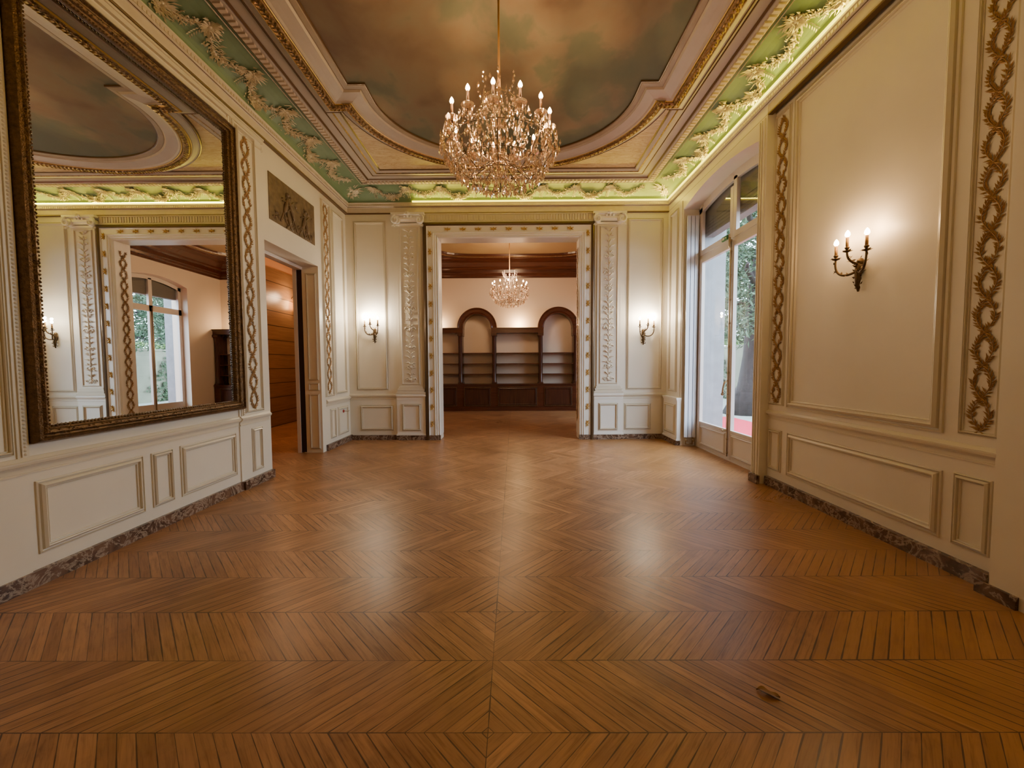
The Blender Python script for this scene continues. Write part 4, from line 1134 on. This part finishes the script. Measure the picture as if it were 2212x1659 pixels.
# ------------------------------------------------------------ outdoors
mb = MB(); mb.box(3.42, 30, -12, 40, -.30, -.10); tag(mb.build('terrace', 'terrace'), 'pale stone terrace outside the window', 'terrace')['kind'] = 'structure'
mb = MB(); mb.box(3.62, 6.0, 3.9, 10.9, -.10, -.085)
tag(mb.build('carpet', 'red'), 'pinkish red carpet laid on the terrace outside the window', 'carpet')
mb = MB(); mb.box(9.0, 9.3, -12, 40, -.1, 2.05); mb.box(8.95, 9.35, -12, 40, 2.05, 2.12)
struct(mb.build('trim_5', 'gwall'))
def quoin(y0, y1, x0=3.17, x1=3.50):
    return (x0, x1, y0, y1)
mb = MB()   # exterior stone reveals and lintels
for (a, b) in ((WY0, WY1),):
    mb.box(3.17, 3.52, b - .045, b + .32, -.1, 4.3); mb.box(3.17, 3.52, a - .32, a + .045, -.1, 4.3)
    mb.box(3.30, 3.52, a, b, 3.62, 4.3)
    mb.box(3.461, 3.52, a - .32, b + .32, 4.3, 5.0)
mb.box(3.401, 3.62, NWY1 - .0, NWY1 + .4, -.1, 4.5); mb.box(3.401, 3.62, NWY0 - .4, NWY0, -.1, 4.5)
struct(mb.build('trim_6', 'stone'))
for k, a, b, z, lab in ((0, WY0, WY1, 3.47, 'grey roller blind box outside the top of the tall window'), (2, NWY0, NWY1, 3.22, 'grey roller blind box over the window of the far room, seen in the mirror')):
    mb = MB(); x0 = 3.17 if k < 2 else 3.2; yc = .5 * (a + b)
    mb.box(x0, x0 + .14, -(b - a) / 2 + .05, (b - a) / 2 - .05, 0, .60)
    for i in range(5): mb.box(x0 - .006, x0, -(b - a) / 2 + .05, (b - a) / 2 - .05, .01 + i * .05, .05 + i * .05)
    tag(mb.build('blind_box', 'blind', None, loc=(0, yc, z)), lab, 'blind')
# trees
def tree(base, crown, label, n, trunk_r, lean, seed, mat='leafA', s=1.0):
    random.seed(seed)
    t = tag(empty('garden_tree', base), label, 'tree', 'garden trees beyond the window')
    mb = MB(); mb.tube([(lean[0] * i / 8 + .1 * math.sin(i), lean[1] * i / 8, i * .9 - .1) for i in range(9)], [trunk_r * (1.6 if i == 0 else 1 - .08 * i) for i in range(9)], 10)
    for k in range(8):
        a = k * 2.1; z = 2.6 + k * .45
        mb.tube([(lean[0] * z / 7, lean[1] * z / 7, z), (1.1 * math.cos(a), 1.1 * math.sin(a), z + .5), (2.3 * math.cos(a), 2.3 * math.sin(a), z + .4)], [.10, .07, .03], 6)
    mb.build('trunk', 'bark', t)
    mb = MB()
    for c_ in range(n):
        a = random.uniform(0, 2 * PI); r = crown[0] * math.sqrt(random.random()); z = random.uniform(crown[1], crown[2])
        cx, cy = r * math.cos(a), r * math.sin(a); z -= .12 * r * random.random()
        for q in range(16):
            p = Vector((cx + random.gauss(0, .17), cy + random.gauss(0, .17), z + random.gauss(0, .13)))
            d = Vector((random.gauss(0, 1), random.gauss(0, 1), random.gauss(-.5, .6)))
            leaf3(mb, p, d, s * random.uniform(.12, .24), s * random.uniform(.045, .08), (random.gauss(0, 1), random.gauss(0, 1), 1))
    o = mb.build('foliage', mat, t)
tree((6.75, 11.6, -.1), (1.75, 2.3, 7.8), 'large dark conifer with a thick leaning trunk outside the tall window', 620, .36, (.5, -.6), 11)
tree((6.75, 15.9, -.1), (1.75, 2.3, 7.4), 'leafy tree with a thick slanting branch outside the far room window', 420, .20, (.9, -.9), 12)
tree((13.2, 21.5, -.1), (3.6, 2.4, 12.0), 'tall tree standing behind the garden wall', 900, .35, (0, .3), 13, s=1.9)
random.seed(5)
mb = MB()
for q in range(420):
    y = random.gauss(17.3, .42); z = random.uniform(-.1, 1.9 - abs(y - 17.1))
    leaf3(mb, (8.97 - random.random() * .08, y, z), (-.2, random.gauss(0, 1), random.gauss(-.6, .5)), .15, .11, (-1, 0, .2))
o = mb.build('ivy', 'leafB'); tag(o, 'dark ivy climbing over the garden wall outside the far room', 'ivy'); o['kind'] = 'stuff'
mb = MB()
for q in range(2600):
    y = random.uniform(8, 26); leaf3(mb, (9.15 + random.uniform(-.15, .5), y, 2.12 + random.uniform(0, .25)), (random.gauss(0, 1), random.gauss(0, 1), random.gauss(.4, .6)), .14, .07)
o = mb.build('hedge', 'leafC'); tag(o, 'bright green hedge growing along the top of the garden wall', 'hedge'); o['kind'] = 'stuff'

# ------------------------------------------------------------ lights & world
w = bpy.data.worlds.new('World'); SC.world = w; w.use_nodes = True
nt = w.node_tree; nt.nodes.clear()
wo = nt.nodes.new('ShaderNodeOutputWorld'); bg = nt.nodes.new('ShaderNodeBackground')
tcw = nt.nodes.new('ShaderNodeTexCoord'); spw = nt.nodes.new('ShaderNodeSeparateXYZ'); nt.links.new(tcw.outputs['Generated'], spw.inputs[0])
r = ramp(nt, spw.outputs[2], [(0.0, (0.60, 0.72, 0.86)), (0.5, (0.68, 0.83, 1.0))])
nt.links.new(r, bg.inputs[0]); bg.inputs[1].default_value = 7.0
nt.links.new(bg.outputs[0], wo.inputs[0])
def area(name, loc, size, rot, col, e, portal=False):
    l = bpy.data.lights.new(name, 'AREA'); l.shape = 'RECTANGLE'; l.size, l.size_y = size; l.color = col; l.energy = e
    o = bpy.data.objects.new(name, l); COL.objects.link(o); o.location = loc; o.rotation_euler = rot
    if portal: l.cycles.is_portal = True
    return o
for yc in (.5 * (WY0 + WY1),):
    area('sky_portal', (3.30, yc, 2.0), (3.9, 1.9), (0, PI / 2, 0), (1, 1, 1), 1, True)
area('sky_portal', (3.30, .5 * (NWY0 + NWY1), 1.9), (3.6, 1.8), (0, PI / 2, 0), (1, 1, 1), 1, True)

# light thrown by the LED strips onto the cove
def led_area(loc, L, along_v, dirv, e):
    l = bpy.data.lights.new('led_glow', 'AREA'); l.shape = 'RECTANGLE'; l.size = L; l.size_y = .015; l.color = (1.0, .72, .05); l.energy = e; l.spread = 2.5
    o = bpy.data.objects.new('led_glow', l); COL.objects.link(o)
    z = -Vector(dirv).normalized(); x = Vector(along_v).normalized(); y = z.cross(x)
    o.matrix_world = Matrix(((x.x, y.x, z.x, loc[0]), (x.y, y.y, z.y, loc[1]), (x.z, y.z, z.z, loc[2]), (0, 0, 0, 1)))
led_area((.5 * (-1.82 + CX1 - .1), CY1 - .120, 4.352), 4.5, (1, 0, 0), (0, -.93, .36), 9)
led_area((CX1 - .120, 3.75, 4.352), 7.0, (0, 1, 0), (-.93, 0, .36), 13)
# ------------------------------------------------------------ camera
cam = bpy.data.cameras.new('camera'); co = bpy.data.objects.new('camera', cam); COL.objects.link(co)
cam.sensor_fit = 'HORIZONTAL'; cam.sensor_width = 36.0; cam.lens = 850 / 2212 * 36.0; cam.clip_start = 0.02
W_, H_, f_ = 2212, 1659, 850
y = Vector((1110 - W_ / 2, 787 - H_ / 2, f_)).normalized()
rr = math.radians(.30); u = Vector((-math.sin(rr), -math.cos(rr), 0)); u = (u - y * u.dot(y)).normalized()
x = y.cross(u)
# rows x,y,u are world axes in (right,down,fwd) camera coords; camera axes in world:
right = Vector((x[0], y[0], u[0])); down = Vector((x[1], y[1], u[1])); fwd = Vector((x[2], y[2], u[2]))
mt = Matrix((( right.x, -down.x, -fwd.x, 0), (right.y, -down.y, -fwd.y, 0), (right.z, -down.z, -fwd.z, HC), (0, 0, 0, 1)))
co.matrix_world = mt
SC.camera = co

# ------------------------------------------------------------ colour & sampling hints
SC.view_settings.view_transform = 'AgX'
SC.view_settings.look = 'AgX - Base Contrast'
SC.view_settings.exposure = 1.32
SC.cycles.use_denoising = True
SC.cycles.max_bounces = 8; SC.cycles.diffuse_bounces = 5; SC.cycles.glossy_bounces = 4; SC.cycles.transmission_bounces = 6; SC.cycles.transparent_max_bounces = 16
SC.cycles.sample_clamp_indirect = 8.0
SC.cycles.caustics_reflective = False; SC.cycles.caustics_refractive = False
